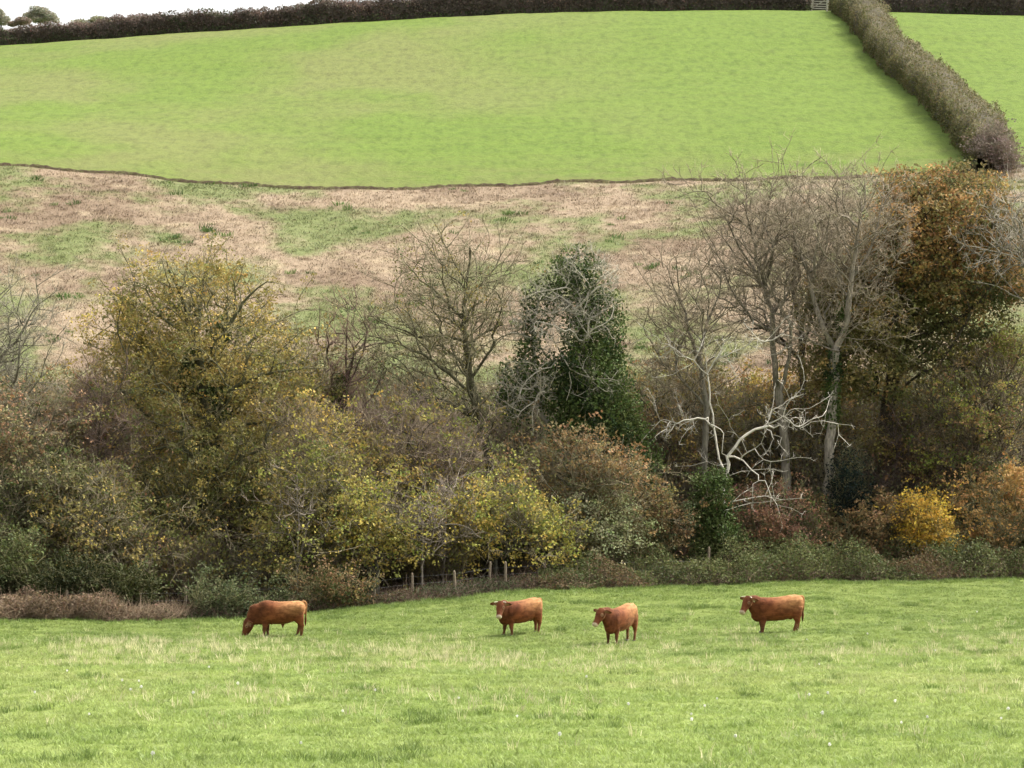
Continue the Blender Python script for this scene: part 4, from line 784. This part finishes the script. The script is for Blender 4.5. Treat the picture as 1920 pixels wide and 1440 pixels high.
#--HEDGES--
# ------------------------------------------------------------------ hedges on the hill
def hedge(name, label, line, width, height, seed, pal, dk, n, leaf, tn, tcol, lumps=.25, base_pal=None, bump_len=4., taper=0.):
    """line: world x,y points of the hedge foot; a lumpy clipped body of leaves and twigs round an added dark core"""
    r = np.random.default_rng(seed); P = poly_resample(np.array([(p[0], p[1], 0) for p in line]), .6); P[:, 2] = terrain(P[:, 0], P[:, 1]); m = len(P)
    tg = np.gradient(P, axis=0); tg[:, 2] = 0; tg = unit(tg); sd = np.stack([tg[:, 1], -tg[:, 0], tg[:, 0] * 0], 1); ln = np.concatenate([[0], np.cumsum(np.linalg.norm(np.diff(P, axis=0), axis=1))])
    def prof(t, a):          # t along (index float), a angle 0..pi across
        i = np.clip(t, 0, m - 1.001); k = i.astype(int); f = (i - k)[:, None]; q = P[k] * (1 - f) + P[k + 1] * f; s_ = sd[k]; l = ln[k] * (1 - f[:, 0]) + ln[k + 1] * f[:, 0]
        b = 1 + lumps * 2 * (fbm(l / bump_len, a * .9 + 3, seed) - .5) + lumps * .8 * (vnoise(l * 1.3, a * 2.5, seed + 2) - .5)
        hx = np.sign(np.cos(a)) * np.abs(np.cos(a)) ** .55 * width / 2 * b; hz = np.abs(np.sin(a)) ** .6 * height * b * (1 + taper * l / ln[-1])
        return q + s_ * hx[:, None] + np.array([0, 0, 1.]) * hz[:, None], l, s_
    na = 11; T, Aa = np.meshgrid(np.arange(m - 1, dtype=float), np.linspace(0, math.pi, na), indexing='ij'); V, l_, s_ = prof(T.ravel(), Aa.ravel())
    mid = P[np.clip(T.ravel().astype(int), 0, m - 1)]; V = mid + (V - mid) * np.array([.80, .80, .86]); V[:, 2] -= .1
    i = (np.arange(m - 2)[:, None] * na + np.arange(na - 1)[None]).ravel(); cor = mesh_np('stems', V, np.concatenate([np.stack([i, i + 1, i + na + 1], 1), np.stack([i, i + na + 1, i + na], 1)]), np.tile(dk, (len(V), 1)), True)
    base = P[0].copy(); root = thing(name, label, 'hedge', base)
    cor.transform(Matrix.Translation(-Vector(base))); link('stems', cor, TWIG, root)  # solid dark core, added so no light shows through the leaves
    t = r.uniform(0, m - 1.01, n); a = math.pi * r.beta(.55, .55, n); Q, l, s_ = prof(t, a); md = P[t.astype(int)]; Q = md + (Q - md) * (1 - .2 * r.uniform(0, 1, (n, 1)) ** 1.6); Q += r.normal(size=(n, 3)) * .06
    cl = leaf_cols(Q, pal, r, seed)
    if base_pal is not None:
        lo = (Q[:, 2] - md[:, 2]) < height * .28 * r.uniform(.4, 1.3, n); cl = np.where(lo[:, None], leaf_cols(Q, base_pal, r, seed + 1), cl)
    g = Geo(); leaf_quads(g, Q, leaf, cl * (.62 if width > 3 else .82), r); link('foliage', g.mesh('foliage', base), LEAF, root)
    t = r.uniform(0, m - 1.01, tn); a = np.arccos(r.uniform(-1, 1, tn) * .97); Q, l, s_ = prof(t, a); md = P[t.astype(int)]; d = unit(Q - md + np.array([0, 0, height * .5])) + r.normal(size=(tn, 3)) * .35; g = Geo()
    spur_tris(g, md + (Q - md) * .9, d, r.uniform(.25, .6, tn), .014, np.array(tcol) * r.uniform(.7, 1.35, (tn, 1)), r); link('twigs', g.mesh('twigs', base), TWIG, root)
    return root
def wl(pxs, Y): return [((p - 960) / F * y, y) for p, y in zip(pxs, Y)]
hedge('hedge', 'long dark hedge along the skyline left of the gate', wl([-330, 0, 400, 800, 1200, 1517], [322.5, 322.5, 322.5, 322.5, 322.5, 322.5]), 2.2, 1.75, 401, P_HEDGEDK, (.05, .04, .032), 46000, .26, 15000, (.095, .068, .055), .42, [(.05, .062, .028), (.065, .075, .032), (.04, .045, .022), (.10, .06, .045)], 5., .55)
hedge('hedge', 'dark hedge along the top of the field right of the dividing hedge', wl([1625, 1800, 2000, 2500], [323, 323, 323, 323]), 2.4, 2.5, 402, P_HEDGEDK, (.045, .036, .03), 16000, .26, 5000, (.09, .066, .055), .45, [(.05, .062, .028), (.065, .075, .032), (.04, .045, .022), (.055, .07, .03)], 5.)
hedge('hedge', 'dark hedge on the far side of the lane, seen through the gate gap', wl([1380, 1500, 1680], [329, 329, 329]), 2.2, 2.6, 405, P_HEDGEDK, (.045, .036, .03), 6000, .26, 2000, (.09, .066, .055), .2, None, 5.)
yy = np.array([206., 212, 226, 240, 258, 275, 298, 319]); hedge('hedge', 'olive-brown clipped hedge running down the hill between the two green fields', [(float(hedge_line(y)), y) for y in yy], 3.3, 2.8, 403, P_HEDGE, (.055, .048, .030), 46000, .19, 12000, (.115, .10, .065), .32, None, 2.6)
shrub('bare_bush', 'rounded purplish bare bush ending the dividing hedge near the right edge', 'shrub', 193, 1862, [(1862, 272, 38, 34, 1.7), (1880, 292, 30, 26, 1.5)], 405, [(.12, .09, .075), (.10, .08, .06), (.085, .07, .05), (.14, .11, .09)], 4500, .14, loose=.6, targets=240, twig_col=(.13, .105, .075), twigs=4)

# small trees breaking the skyline
def skyline(label, px, Y, ells, seed, pal=None, n=5200, leaf=.32, tr=.22):
    gr = row_of(ground_pt(px, Y)); e = ells[0]; root = None
    pal = pal or [(.17, .165, .115), (.20, .185, .135), (.14, .14, .10), (.22, .19, .15)]  # leaf tints lightened to stand for distance haze
    r = np.random.default_rng(seed); base = ground_pt(px, Y); g = Geo(); gl = Geo()
    tube(g, poly_resample([base - c(0, 0, .2), at(px, (gr + e[1]) / 2, Y), at(e[0], e[1], Y)], .6), np.linspace(tr, tr * .5, len(poly_resample([base - c(0, 0, .2), at(px, (gr + e[1]) / 2, Y), at(e[0], e[1], Y)], .6))), 6, (.07, .06, .05))
    for q in ells:
        cc, rad = px_ell(q, Y); f = r.uniform(.2, .6); s0 = base + (at(e[0], e[1], Y) - base) * .55
        tube(g, poly_resample([s0, (s0 + cc) / 2 + c(0, 0, .3), cc], .6), np.linspace(tr * .5, .06, len(poly_resample([s0, (s0 + cc) / 2 + c(0, 0, .3), cc], .6))), 5, (.07, .06, .05))
    E = [px_ell(q, Y) for q in ells]; Lp = ell_points(E, n, r, .8); leaf_quads(gl, Lp, leaf, leaf_cols(Lp, pal, r, seed) * .8, r)
    root = thing('skyline_tree', label, 'tree', base); link('trunk', g.mesh('trunk', base, True), BARK, root); link('crown', gl.mesh('crown', base), LEAF, root)
skyline('round grey-green tree standing alone above the skyline hedge', 76, 560, [(74, 22, 20, 11, 2.2), (54, 29, 13, 8, 1.6), (92, 30, 16, 10, 1.8), (76, 36, 24, 8, 2.4), (104, 38, 9, 7, 1.2)], 501)
skyline('grey tree on the skyline cut off by the left edge', 2, 545, [(-4, 28, 14, 14, 2), (6, 38, 13, 10, 1.6), (-20, 34, 14, 14, 2)], 502)
skyline('low pinkish-brown tree left of the round skyline tree', 38, 540, [(42, 40, 17, 8, 1.6), (24, 45, 12, 6, 1.4)], 503, [(.16, .12, .09), (.13, .10, .075), (.11, .095, .065), (.18, .13, .10)], 2600)
skyline('pair of pale low skyline bushes above the hedge', 170, 540, [(150, 44, 16, 7, 1.4), (184, 40, 20, 9, 1.8)], 504, [(.20, .19, .12), (.16, .155, .09), (.13, .13, .075), (.23, .20, .14)], 2600)
skyline('clump of flat-topped brown trees peeking over the skyline hedge', 228, 545, [(220, 34, 13, 7, 1.2), (246, 33, 8, 7, .9), (263, 32, 12, 7, 1.2), (290, 36, 10, 6, 1), (235, 42, 30, 7, 2), (280, 42, 26, 7, 2)], 505, [(.12, .085, .072), (.10, .078, .065), (.09, .078, .06), (.14, .10, .085)], 4200)
skyline('small tree with yellowish leaves rising out of the skyline hedge', 610, 324.5, [(612, 12, 16, 14, .9), (600, 24, 14, 14, .9), (622, 26, 12, 14, .8)], 506, [(.15, .125, .065), (.12, .105, .055), (.10, .09, .05), (.18, .14, .07)], 2600, .2, .1)
skyline('small round bush rising from the skyline hedge left of centre', 352, 324.2, [(350, 38, 22, 14, 1.0)], 507, [(.085, .085, .045), (.07, .075, .04), (.06, .062, .035), (.10, .095, .05)], 1600, .2, .1)

# ------------------------------------------------------------------ field gate at the hedge corner
WOODP = m_plain('weathered_wood', (.30, .27, .22), (.46, .43, .36), 9, .85); POSTM = m_plain('fence_post_wood', (.12, .09, .06), (.22, .175, .115), 12, .9); WIREM = m_plain('galvanised_wire', (.20, .20, .20), (.28, .28, .27), 30, .5, .05)
def box_me(name, sx, sy, sz, bev=.01):
    bm = bmesh.new(); bmesh.ops.create_cube(bm, size=1); bmesh.ops.scale(bm, vec=(sx, sy, sz), verts=bm.verts); bmesh.ops.bevel(bm, geom=bm.edges[:], offset=bev, segments=1, affect='EDGES'); me = bpy.data.meshes.new(name); bm.to_mesh(me); bm.free(); return me
ga = ground_pt(1519, 322.0); gb = ground_pt(1547, 320.4); gv = gb - ga; gl_ = float(np.linalg.norm(gv[:2])); ang = math.atan2(gv[1], gv[0]); gr_ = thing('field_gate', 'pale wooden five-bar gate in the gap at the hedge corner', 'gate', ga)
gr_.rotation_euler = (0, math.atan2(-gv[2], gl_), ang)
bar = box_me('bar', gl_ - .1, .045, .11); bar.materials.append(WOODP)
for k, z in enumerate((.28, .52, .78, 1.06, 1.36)): link('bar', bar, None, gr_, (gl_ / 2, 0, z))
pst = box_me('post', .17, .17, 1.75, .02); pst.materials.append(WOODP)
for x in (-.07, gl_ + .07): link('post', pst, None, gr_, (x, 0, .75))
br = box_me('brace', math.hypot(gl_ - .3, .95), .04, .09); br.materials.append(WOODP); o = link('brace', br, None, gr_, (gl_ / 2, -.045, .82)); o.rotation_euler = (0, -math.atan2(.95, gl_ - .3), 0)
st = box_me('stile', .10, .05, 1.25); st.materials.append(WOODP)
for x in (.12, gl_ - .12): link('stile', st, None, gr_, (x, .05, .82))

# ------------------------------------------------------------------ wire fence at the foot of the trees
fpx = [122, 345, 610, 701, 772, 853, 917, 948, 1020, 1120, 1330]; fo = [2.2, 2.6, 2.6, 1.2, 2.2, 1.0, 2.2, 1.4, 2.8, 3.6, 2.4]
base = ground_pt(701, float(edgeY((701 - 960) / F)) + .5); fr = thing('wire_fence', 'low wire fence on weathered wooden posts along the foot of the trees', 'fence', base); tops = []
for k, (p, o_) in enumerate(zip(fpx, fo)):
    y = float(edgeY((p - 960) / F)) + o_; b = ground_pt(p, y); r = np.random.default_rng(600 + k); h = 1.18 + r.uniform(-.1, .12) + (.45 if p == 1330 else 0); ln = r.normal(size=2) * .03
    g = Geo(); tube(g, np.array([b - c(0, 0, .3), b + c(ln[0] * .3, ln[1] * .3, h * .4), b + c(ln[0], ln[1], h - .05), b + c(ln[0], ln[1], h)]), np.array([.062, .06, .058, .045]), 7, (1, 1, 1)); link('post', g.mesh('post', base, False), POSTM, fr); tops.append((b, h, ln))
for f in (.35, .62, .9):
    g = Geo(); pts = np.array([b + c(ln[0] * f, ln[1] * f - .06, 1.1 * f) for b, h, ln in tops]); tube(g, pts, .0025, 4, (1, 1, 1)); link('wire', g.mesh('wire', base), WIREM, fr)

# ------------------------------------------------------------------ dandelion clocks in the near grass
DM = m_leaf('seed_head', .5, .9); r = np.random.default_rng(77); g = Geo()
tube(g, np.array([(0, 0, 0), (.01, 0, .1), (.015, .005, .2)]), .004, 4, (.25, .26, .12)); me_st = g.mesh('stalk'); me_st.materials.append(DM)
g = Geo(); d = unit(r.normal(size=(70, 3))); twig_tris(g, np.zeros((70, 3)), d, .028, .002, c(.75, .73, .68), r, .05); leaf_quads(g, d * .027, .016, np.tile(c(.85, .84, .80), (70, 1)), r); me_hd = g.mesh('seed_head'); me_hd.materials.append(DM)
dn = [(257, 1281), (262, 1297), (242, 1299), (224, 1283), (356, 1309), (278, 1430), (1050, 1392), (1349, 1315), (1521, 1311), (1545, 1350), (1557, 1307), (1325, 1331), (1300, 1345), (1298, 1360), (1696, 1362), (1748, 1352), (1884, 1354), (1899, 1341), (1384, 1392), (1559, 1408), (1681, 1323), (1760, 1222), (1836, 1148), (1631, 1191), (1515, 1199), (1541, 1248), (700, 1300), (640, 1340), (860, 1315), (970, 1350), (1180, 1330), (445, 1290), (160, 1345), (60, 1305), (120, 1262), (390, 1255), (1100, 1275), (560, 1400)]
for px, py in dn:
    ys = np.linspace(40, 130, 400); rw = np.array([row_of(p) for p in np.stack([(px - 960) / F * ys, ys, terrain((px - 960) / F * ys, ys)], 1)]); y = float(np.interp(-(py + 8), -rw, ys)); b = ground_pt(px, y)
    t_ = thing('dandelion_clock', 'white dandelion clock on a thin stalk in the pasture grass', 'dandelion', b, 'dandelion clocks dotted over the near pasture'); q = r.uniform(.75, 1.15)
    t_.rotation_euler = (r.normal() * .08, r.normal() * .08, r.uniform(0, 6)); t_.scale = (q, q, q); link('stalk', me_st, None, t_); link('seed_head', me_hd, None, t_, (.015, .005, .2))
#--COWS--
# ------------------------------------------------------------------ cattle
def m_hide():
    m, nt, out = new_mat('cattle_hide'); tc = N(nt, 'ShaderNodeTexCoord').outputs['Object']
    a = N(nt, 'ShaderNodeAttribute', attribute_name='Col').outputs['Color']
    f = noise(nt, mapped(nt, tc, (1, 1, 1.6)), 5, 5, .6); f2 = noise(nt, tc, 40, 3, .6)
    cc = mix(nt, 1.0, a, mix(nt, ramp(nt, f, .3, .7), (.62, .58, .55), (1.3, 1.32, 1.35)), 'MULTIPLY')
    p = N(nt, 'ShaderNodeBsdfPrincipled', Roughness=.8); L(nt, cc, p.inputs['Base Color']); p.inputs['Specular IOR Level'].default_value = .12
    p.inputs['Sheen Weight'].default_value = .22; p.inputs['Sheen Roughness'].default_value = .35; p.inputs['Sheen Tint'].default_value = (1, .62, .28, 1)
    b = N(nt, 'ShaderNodeBump', Strength=.35, Distance=.01); L(nt, f2, b.inputs['Height']); L(nt, b.outputs[0], p.inputs['Normal'])
    L(nt, p.outputs[0], out.inputs['Surface']); return m
HIDE = m_hide(); HOOFM = m_plain('hoof_horn', (.03, .024, .018), (.06, .045, .03), 14, .6); HORNM = m_plain('horn', (.42, .36, .25), (.62, .55, .42), 14, .45, .1); EYEM = m_plain('eye', (.008, .005, .004), (.015, .01, .008), 6, .1, 0); TAGM = m_plain('ear_tag', (.65, .55, .30), (.75, .66, .42), 20, .5, .05)

def loft(g, st, n=20, sq=2.3):
    """st: (centre, forward, up, half height up, half height down, half width); closed ends"""
    V = []; a = np.arange(n) * 2 * math.pi / n; ca, sa = np.cos(a), np.sin(a); e = 2 / sq
    for (cn, fw, upv, hu, hd, hw) in st:
        fw = np.asarray(fw, float) / np.linalg.norm(fw); sd = np.cross(np.asarray(upv, float), fw); sd /= np.linalg.norm(sd); u = np.cross(fw, sd)
        x = np.sign(ca) * np.abs(ca) ** e * hw; y = np.sign(sa) * np.abs(sa) ** e; y = np.where(y > 0, y * hu, y * hd)
        V.append(np.asarray(cn, float) + x[:, None] * sd + y[:, None] * u)
    m = len(V); V = np.concatenate(V + [np.array([np.mean(V[0], 0), np.mean(V[-1], 0)])]); T = []
    for i in range(m - 1):
        for j in range(n):
            p, q = i * n + j, i * n + (j + 1) % n; T += [(p, q, q + n), (p, q + n, p + n)]
    for j in range(n): T += [((j + 1) % n, j, m * n), ((m - 1) * n + j, (m - 1) * n + (j + 1) % n, m * n + 1)]
    g.add(V, np.array(T), c(1, 1, 1))
def limb(g, pts, n=12):
    """pts: (x, y, z, r_fore, r_side)"""
    st = []; P = np.array([p[:3] for p in pts], float)
    for i, p in enumerate(pts): st.append((P[i], (0.001, 0, -1), (1, 0, 0), p[3], p[3], p[4]))
    loft(g, st, n, 2.0)

def cow(name, label, cat, px, row, yaw, scale, head_yaw, graze=False, bull=False, legs=(0, 0, 0, 0), coat=(.165, .052, .017), horns=True, tag_ear=1, seed=0, muzzle=(.44, .36, .25), head_roll=0., tail_out=0.):
    ys = np.linspace(92, 116, 200); rw = np.array([row_of(q) for q in np.stack([(px - 960) / F * ys, ys, terrain((px - 960) / F * ys, ys)], 1)]); Yc = float(np.interp(-row, -rw, ys))
    r = np.random.default_rng(seed); g = Geo(); k = 1.0
    bw = 1.12 if bull else 1.0
    # trunk from rump to chest: x, top z, bottom z, half width
    tor = [(-.98, 1.22, 1.00, .10), (-.94, 1.31, .86, .20), (-.84, 1.385, .74, .265), (-.70, 1.42, .64, .305), (-.50, 1.40, .56, .315), (-.25, 1.36, .495, .345), (0., 1.335, .475, .365), (.25, 1.325, .475, .355), (.45, 1.335, .465, .325), (.60, 1.335, .445, .285), (.74, 1.31, .455, .235), (.85, 1.24, .52, .17), (.92, 1.12, .62, .09)]
    if bull: tor = [(x, zt + (.07 * math.exp(-((x - .45) / .35) ** 2)) - (.0 if x > -.4 else .03), zb + .02, w * bw) for x, zt, zb, w in tor]
    loft(g, [(c(x, 0, (zt + zb) / 2 + .06 * (zt - zb)), (1, 0, 0), (0, 0, 1), zt - ((zt + zb) / 2 + .06 * (zt - zb)), ((zt + zb) / 2 + .06 * (zt - zb)) - zb, w) for x, zt, zb, w in tor], 22, 2.25)
    # hip bones, shoulder blades, rump muscles
    for sg in (-1, 1):
        loft(g, [(c(-.86 + t, sg * .17, .98), (1, 0, 0), (0, 0, 1), h, h * 1.15, w) for t, h, w in ((0, .12, .06), (.1, .30, .13), (.25, .34, .15), (.4, .26, .12), (.5, .1, .05))], 12, 2)
        loft(g, [(c(.30 + t, sg * .19 * bw, .95), (1, 0, 0), (0, 0, 1), h, h * 1.05, w) for t, h, w in ((0, .10, .05), (.1, .27, .10), (.22, .31, .125), (.34, .26, .11), (.44, .10, .05))], 12, 2)
    # head frame
    hy = math.radians(head_yaw); 
    if graze: nb = c(.62, 0, 1.05); hp = c(1.14, .16 * math.sin(hy), .60); pitch = math.radians(-63)
    else: nb = c(.60, 0, 1.06); hp = c(.60 + .52 * math.cos(hy * .7), .52 * math.sin(hy * .7), 1.30); pitch = math.radians(-42)
    fwd = c(math.cos(hy) * math.cos(pitch), math.sin(hy) * math.cos(pitch), math.sin(pitch)); upv = c(-math.cos(hy) * math.sin(pitch), -math.sin(hy) * math.sin(pitch), math.cos(pitch)); side = np.cross(upv, fwd)
    mid = (nb + hp) / 2 + (c(.06, 0, .14) if graze else c(.02, 0, .05)); nd = hp - nb
    nu = c(.9, 0, .75) if graze else c(-.2, 0, 1); t0 = .47 if bull else .36
    fat = 1.25 if bull else 1.0; dl = 1.55 if bull else 1.45
    loft(g, [(nb + c(-.12, 0, -.02), nd * .6 + c(.4, 0, 0), nu, t0 * .62, t0 * 1.05 * dl, .23 * fat), (nb * .62 + mid * .38, nd, nu, t0 * .70, t0 * .95 * dl, .20 * fat), (mid, nd, nu, t0 * .62, t0 * .78 * dl, .165 * fat), (mid * .4 + hp * .6, nd, nu, t0 * .50, t0 * .50 * dl, .135 * fat), (hp + fwd * .04, nd * .5 + fwd * .3, nu * .5 + upv * .5, .15, .15, .11)], 16, 2.1)
    H = 1.32 if bull else 1.28; hk = 1.22 if bull else 1.08
    loft(g, [(hp + fwd * (x * H) + upv * (z * H), fwd, upv, hu * H * hk, hd * H * hk, w * H * hk) for x, z, hu, hd, w in ((-.06, .02, .06, .08, .07), (-.02, .03, .10, .13, .105), (.06, .02, .115, .155, .118), (.15, .01, .105, .15, .118), (.24, -.005, .085, .13, .095), (.33, -.02, .070, .10, .078), (.41, -.03, .066, .085, .080), (.46, -.035, .064, .08, .084), (.495, -.04, .05, .062, .07), (.51, -.04, .02, .03, .03))], 16, 2.2)
    # ears
    for sg in (-1, 1):
        e0 = hp + fwd * .02 + side * (sg * .09 * H) + upv * .05; ed = side * sg * .95 - fwd * .12 - upv * .22; ed /= np.linalg.norm(ed)
        loft(g, [(e0 + ed * t * H, ed, upv, h, h, .03) for t, h in ((0, .035), (.05, .075), (.12, .10), (.19, .085), (.25, .02))], 10, 2)
    # legs (near/far: y sign), lf = swing of each foot: front right(+y), front left, hind +y, hind -y
    th = 1.45 if bull else 1.38
    for q, (sg, fr) in enumerate(((1, 1), (-1, 1), (1, 0), (-1, 0))):
        w = legs[q]; y = sg * (.185 if fr else .19)
        if fr: limb(g, [(.50, y, .92, .17, .10), (.50, y, .72, .135 * th, .10), (.50 + w * .1, y, .58, .095 * th, .078), (.51 + w * .35, y * .96, .40, .066 * th, .060), (.51 + w * .5, y * .95, .34, .062 * th, .055), (.505 + w * .7, y * .95, .20, .042 * th, .040), (.51 + w * .88, y * .95, .11, .050, .047), (.53 + w, y * .95, .055, .055, .055), (.545 + w, y * .95, .0, .066, .060)])
        else: limb(g, [(-.70, y, 1.00, .24, .12), (-.70, y, .82, .215, .13), (-.715 + w * .1, y, .68, .155 * th, .105), (-.79 + w * .3, y * .95, .54, .090 * th, .070), (-.845 + w * .45, y * .9, .46, .072 * th, .056), (-.835 + w * .6, y * .9, .36, .052 * th, .045), (-.82 + w * .8, y * .9, .20, .045 * th, .041), (-.81 + w * .9, y * .9, .11, .052, .047), (-.79 + w, y * .9, .055, .056, .055), (-.775 + w, y * .9, .0, .068, .060)])
    # tail root
    g2 = Geo(); tl = [(-.86, 0, 1.33), (-.95, 0, 1.355), (-1.01, tail_out * .3, 1.27), (-1.005, tail_out * .6, 1.0), (-.985, tail_out, .74)]
    tube(g, poly_resample(np.array(tl), .06), np.interp(np.linspace(0, 1, len(poly_resample(np.array(tl), .06))), [0, .2, 1], [.05, .042, .030]), 8, (1, 1, 1), True, True)
    if bull: loft(g, [(c(-.12, 0, z), (0, 0, -1), (1, 0, 0), a, a, b) for z, a, b in ((.56, .12, .06), (.48, .07, .05), (.42, .045, .038), (.36, .025, .022), (.34, .01, .01))], 10, 2)
    elif not graze: loft(g, [(c(-.52, 0, z), (0, 0, -1), (1, 0, 0), a, a, b) for z, a, b in ((.66, .14, .13), (.58, .12, .11), (.53, .07, .07), (.51, .02, .02))], 10, 2)
    me = g.mesh('tmp'); tmp = bpy.data.objects.new('tmp', me); C.objects.link(tmp)
    md = tmp.modifiers.new('r', 'REMESH'); md.mode = 'VOXEL'; md.voxel_size = .02; sm = tmp.modifiers.new('s', 'SMOOTH'); sm.factor = .55; sm.iterations = 3
    bpy.context.view_layer.update(); dg = bpy.context.evaluated_depsgraph_get(); body = bpy.data.meshes.new_from_object(tmp.evaluated_get(dg)); bpy.data.objects.remove(tmp)
    n = len(body.vertices); P = np.zeros(n * 3, np.float32); body.vertices.foreach_get('co', P); P = P.reshape(-1, 3).astype(float)
    col = np.tile(np.array(coat), (n, 1)); nz = noise3(P, 3.5, seed + 2)[:, None]
    col *= .70 + .6 * nz
    fr_ = np.clip((P[:, 0] - .1) / .6, 0, 1)[:, None]; col *= 1 - .30 * fr_          # darker red neck and shoulders
    dk = np.clip((.52 - P[:, 2]) / .25, 0, 1)[:, None] * (P[:, 0] < .95)[:, None]; col = col * (1 - dk * .45) + np.array([.11, .065, .032]) * dk * .45     # duller shanks
    gold_lit = np.clip((.25 - P[:, 0]) / .8, 0, 1)[:, None] * np.clip((P[:, 2] - .80) / .5, 0, 1)[:, None]; col = col * (1 - .72 * gold_lit) + np.array([.44, .23, .095]) * .72 * gold_lit   # golden hindquarters; the lit top of the back is painted in too
    hx = (P - hp) @ fwd / H; hz = (P - hp) @ upv / H; hs_ = (P - hp) @ side / H; ishead = (np.abs(hs_) < .15) & (hx > -.05) & (hx < .6) & (np.abs(hz) < .25)
    mz = np.clip((hx - .425) / .04, 0, 1) * ishead; col = col * (1 - mz[:, None]) + np.array(muzzle) * mz[:, None]
    for sg in (-1, 1):                                   # pale rings round the eyes
        d = np.sqrt((hx - .155) ** 2 + (hz - .045) ** 2 + (hs_ - sg * .11 * hk) ** 2); ring = np.clip((.062 - d) / .02, 0, 1)[:, None] * ishead[:, None]; col = col * (1 - ring * .5) + np.array([.38, .22, .12]) * ring * .5
    ear = (np.abs(hs_) > .13) & (hx > -.12) & (hx < .12) & (np.abs(hz) < .14) & (P[:, 2] > .3); inner = np.clip((hx - .012) / .012, 0, 1) * ear; col = col * (1 - inner[:, None] * .6) + np.array([.34, .20, .12]) * inner[:, None] * .6
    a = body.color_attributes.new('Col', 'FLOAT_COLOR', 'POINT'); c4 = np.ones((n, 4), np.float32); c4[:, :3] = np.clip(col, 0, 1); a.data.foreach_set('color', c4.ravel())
    body.polygons.foreach_set('use_smooth', np.ones(len(body.polygons), bool)); body.name = 'body'
    base = ground_pt(px, Yc); root = thing(name, label, cat, base - c(0, 0, .05)); 
    root.rotation_euler = (0, 0, math.radians(yaw)); root.scale = (scale,) * 3
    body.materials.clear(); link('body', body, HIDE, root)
    for q, (sg, fr) in enumerate(((1, 1), (-1, 1), (1, 0), (-1, 0))):
        g = Geo(); w = legs[q]; x0 = (.545 if fr else -.775) + w; y = sg * (.185 * .95 if fr else .19 * .9)
        loft(g, [(c(x0 + dx, y, z), (0, 0, -1), (1, 0, 0), a, a, b) for z, dx, a, b in ((.085, -.012, .055, .055), (.05, 0, .066, .064), (0, .012, .078, .070), (-.02, .012, .07, .064))], 10, 2); link('hoof', g.mesh('hoof', (0, 0, 0), True), HOOFM, root)
    for sg in (-1, 1):
        g = Geo(); e0 = hp + fwd * (.155 * H) + upv * (.045 * H) + side * (sg * .103 * H * hk); loft(g, [(e0 + side * (sg * t), side * sg, upv, h, h, h * 1.2) for t, h in ((-.01, .02), (.004, .022), (.014, .014), (.018, .004))], 10, 2); link('eye', g.mesh('eye', (0, 0, 0), True), EYEM, root)
        g = Geo(); n0 = hp + fwd * (.497 * H) + upv * (-.025 * H) + side * (sg * .042 * H); loft(g, [(n0 + fwd * t, fwd, upv, h, h, h * 1.2) for t, h in ((-.012, .012), (.004, .014), (.008, .004))], 8, 2); link('nostril', g.mesh('nostril', (0, 0, 0), True), EYEM, root)
        if horns:
            g = Geo(); b = hp + fwd * -.01 + upv * .10 + side * (sg * .075); hp_ = [b - side * sg * .03, b + side * sg * .06 + upv * .02, b + side * sg * .12 + upv * .045 + fwd * .03, b + side * sg * .15 + upv * .075 + fwd * .07]
            pp = poly_resample(np.array(hp_), .03); tube(g, pp, np.linspace(.032, .008, len(pp)), 8, (1, 1, 1)); link('horn', g.mesh('horn', (0, 0, 0), True), HORNM, root)
        if tag_ear in (sg, 2):
            g = Geo(); e0 = hp + fwd * .05 + side * (sg * .185 * H) - upv * .03; loft(g, [(e0 + fwd * t, fwd, upv, .035, .035, .03) for t in (-.006, .006)], 8, 4); link('ear_tag', g.mesh('ear_tag'), TAGM, root)
    g = Geo(); tb = c(-.985, tail_out, .79); pp = np.array([tb, tb + c(0, 0, -.1), tb + c(.01, 0, -.22), tb + c(.01, 0, -.36)]); tube(g, pp, np.array([.024, .042, .04, .012]), 8, (1, 1, 1)); gm = g.mesh('tail_switch', (0, 0, 0), True); q4 = np.ones((len(gm.vertices), 4), np.float32); q4[:, :3] = np.array(coat) * .55; gm.color_attributes['Col'].data.foreach_set('color', q4.ravel()); link('tail_switch', gm, HIDE, root)
    return root
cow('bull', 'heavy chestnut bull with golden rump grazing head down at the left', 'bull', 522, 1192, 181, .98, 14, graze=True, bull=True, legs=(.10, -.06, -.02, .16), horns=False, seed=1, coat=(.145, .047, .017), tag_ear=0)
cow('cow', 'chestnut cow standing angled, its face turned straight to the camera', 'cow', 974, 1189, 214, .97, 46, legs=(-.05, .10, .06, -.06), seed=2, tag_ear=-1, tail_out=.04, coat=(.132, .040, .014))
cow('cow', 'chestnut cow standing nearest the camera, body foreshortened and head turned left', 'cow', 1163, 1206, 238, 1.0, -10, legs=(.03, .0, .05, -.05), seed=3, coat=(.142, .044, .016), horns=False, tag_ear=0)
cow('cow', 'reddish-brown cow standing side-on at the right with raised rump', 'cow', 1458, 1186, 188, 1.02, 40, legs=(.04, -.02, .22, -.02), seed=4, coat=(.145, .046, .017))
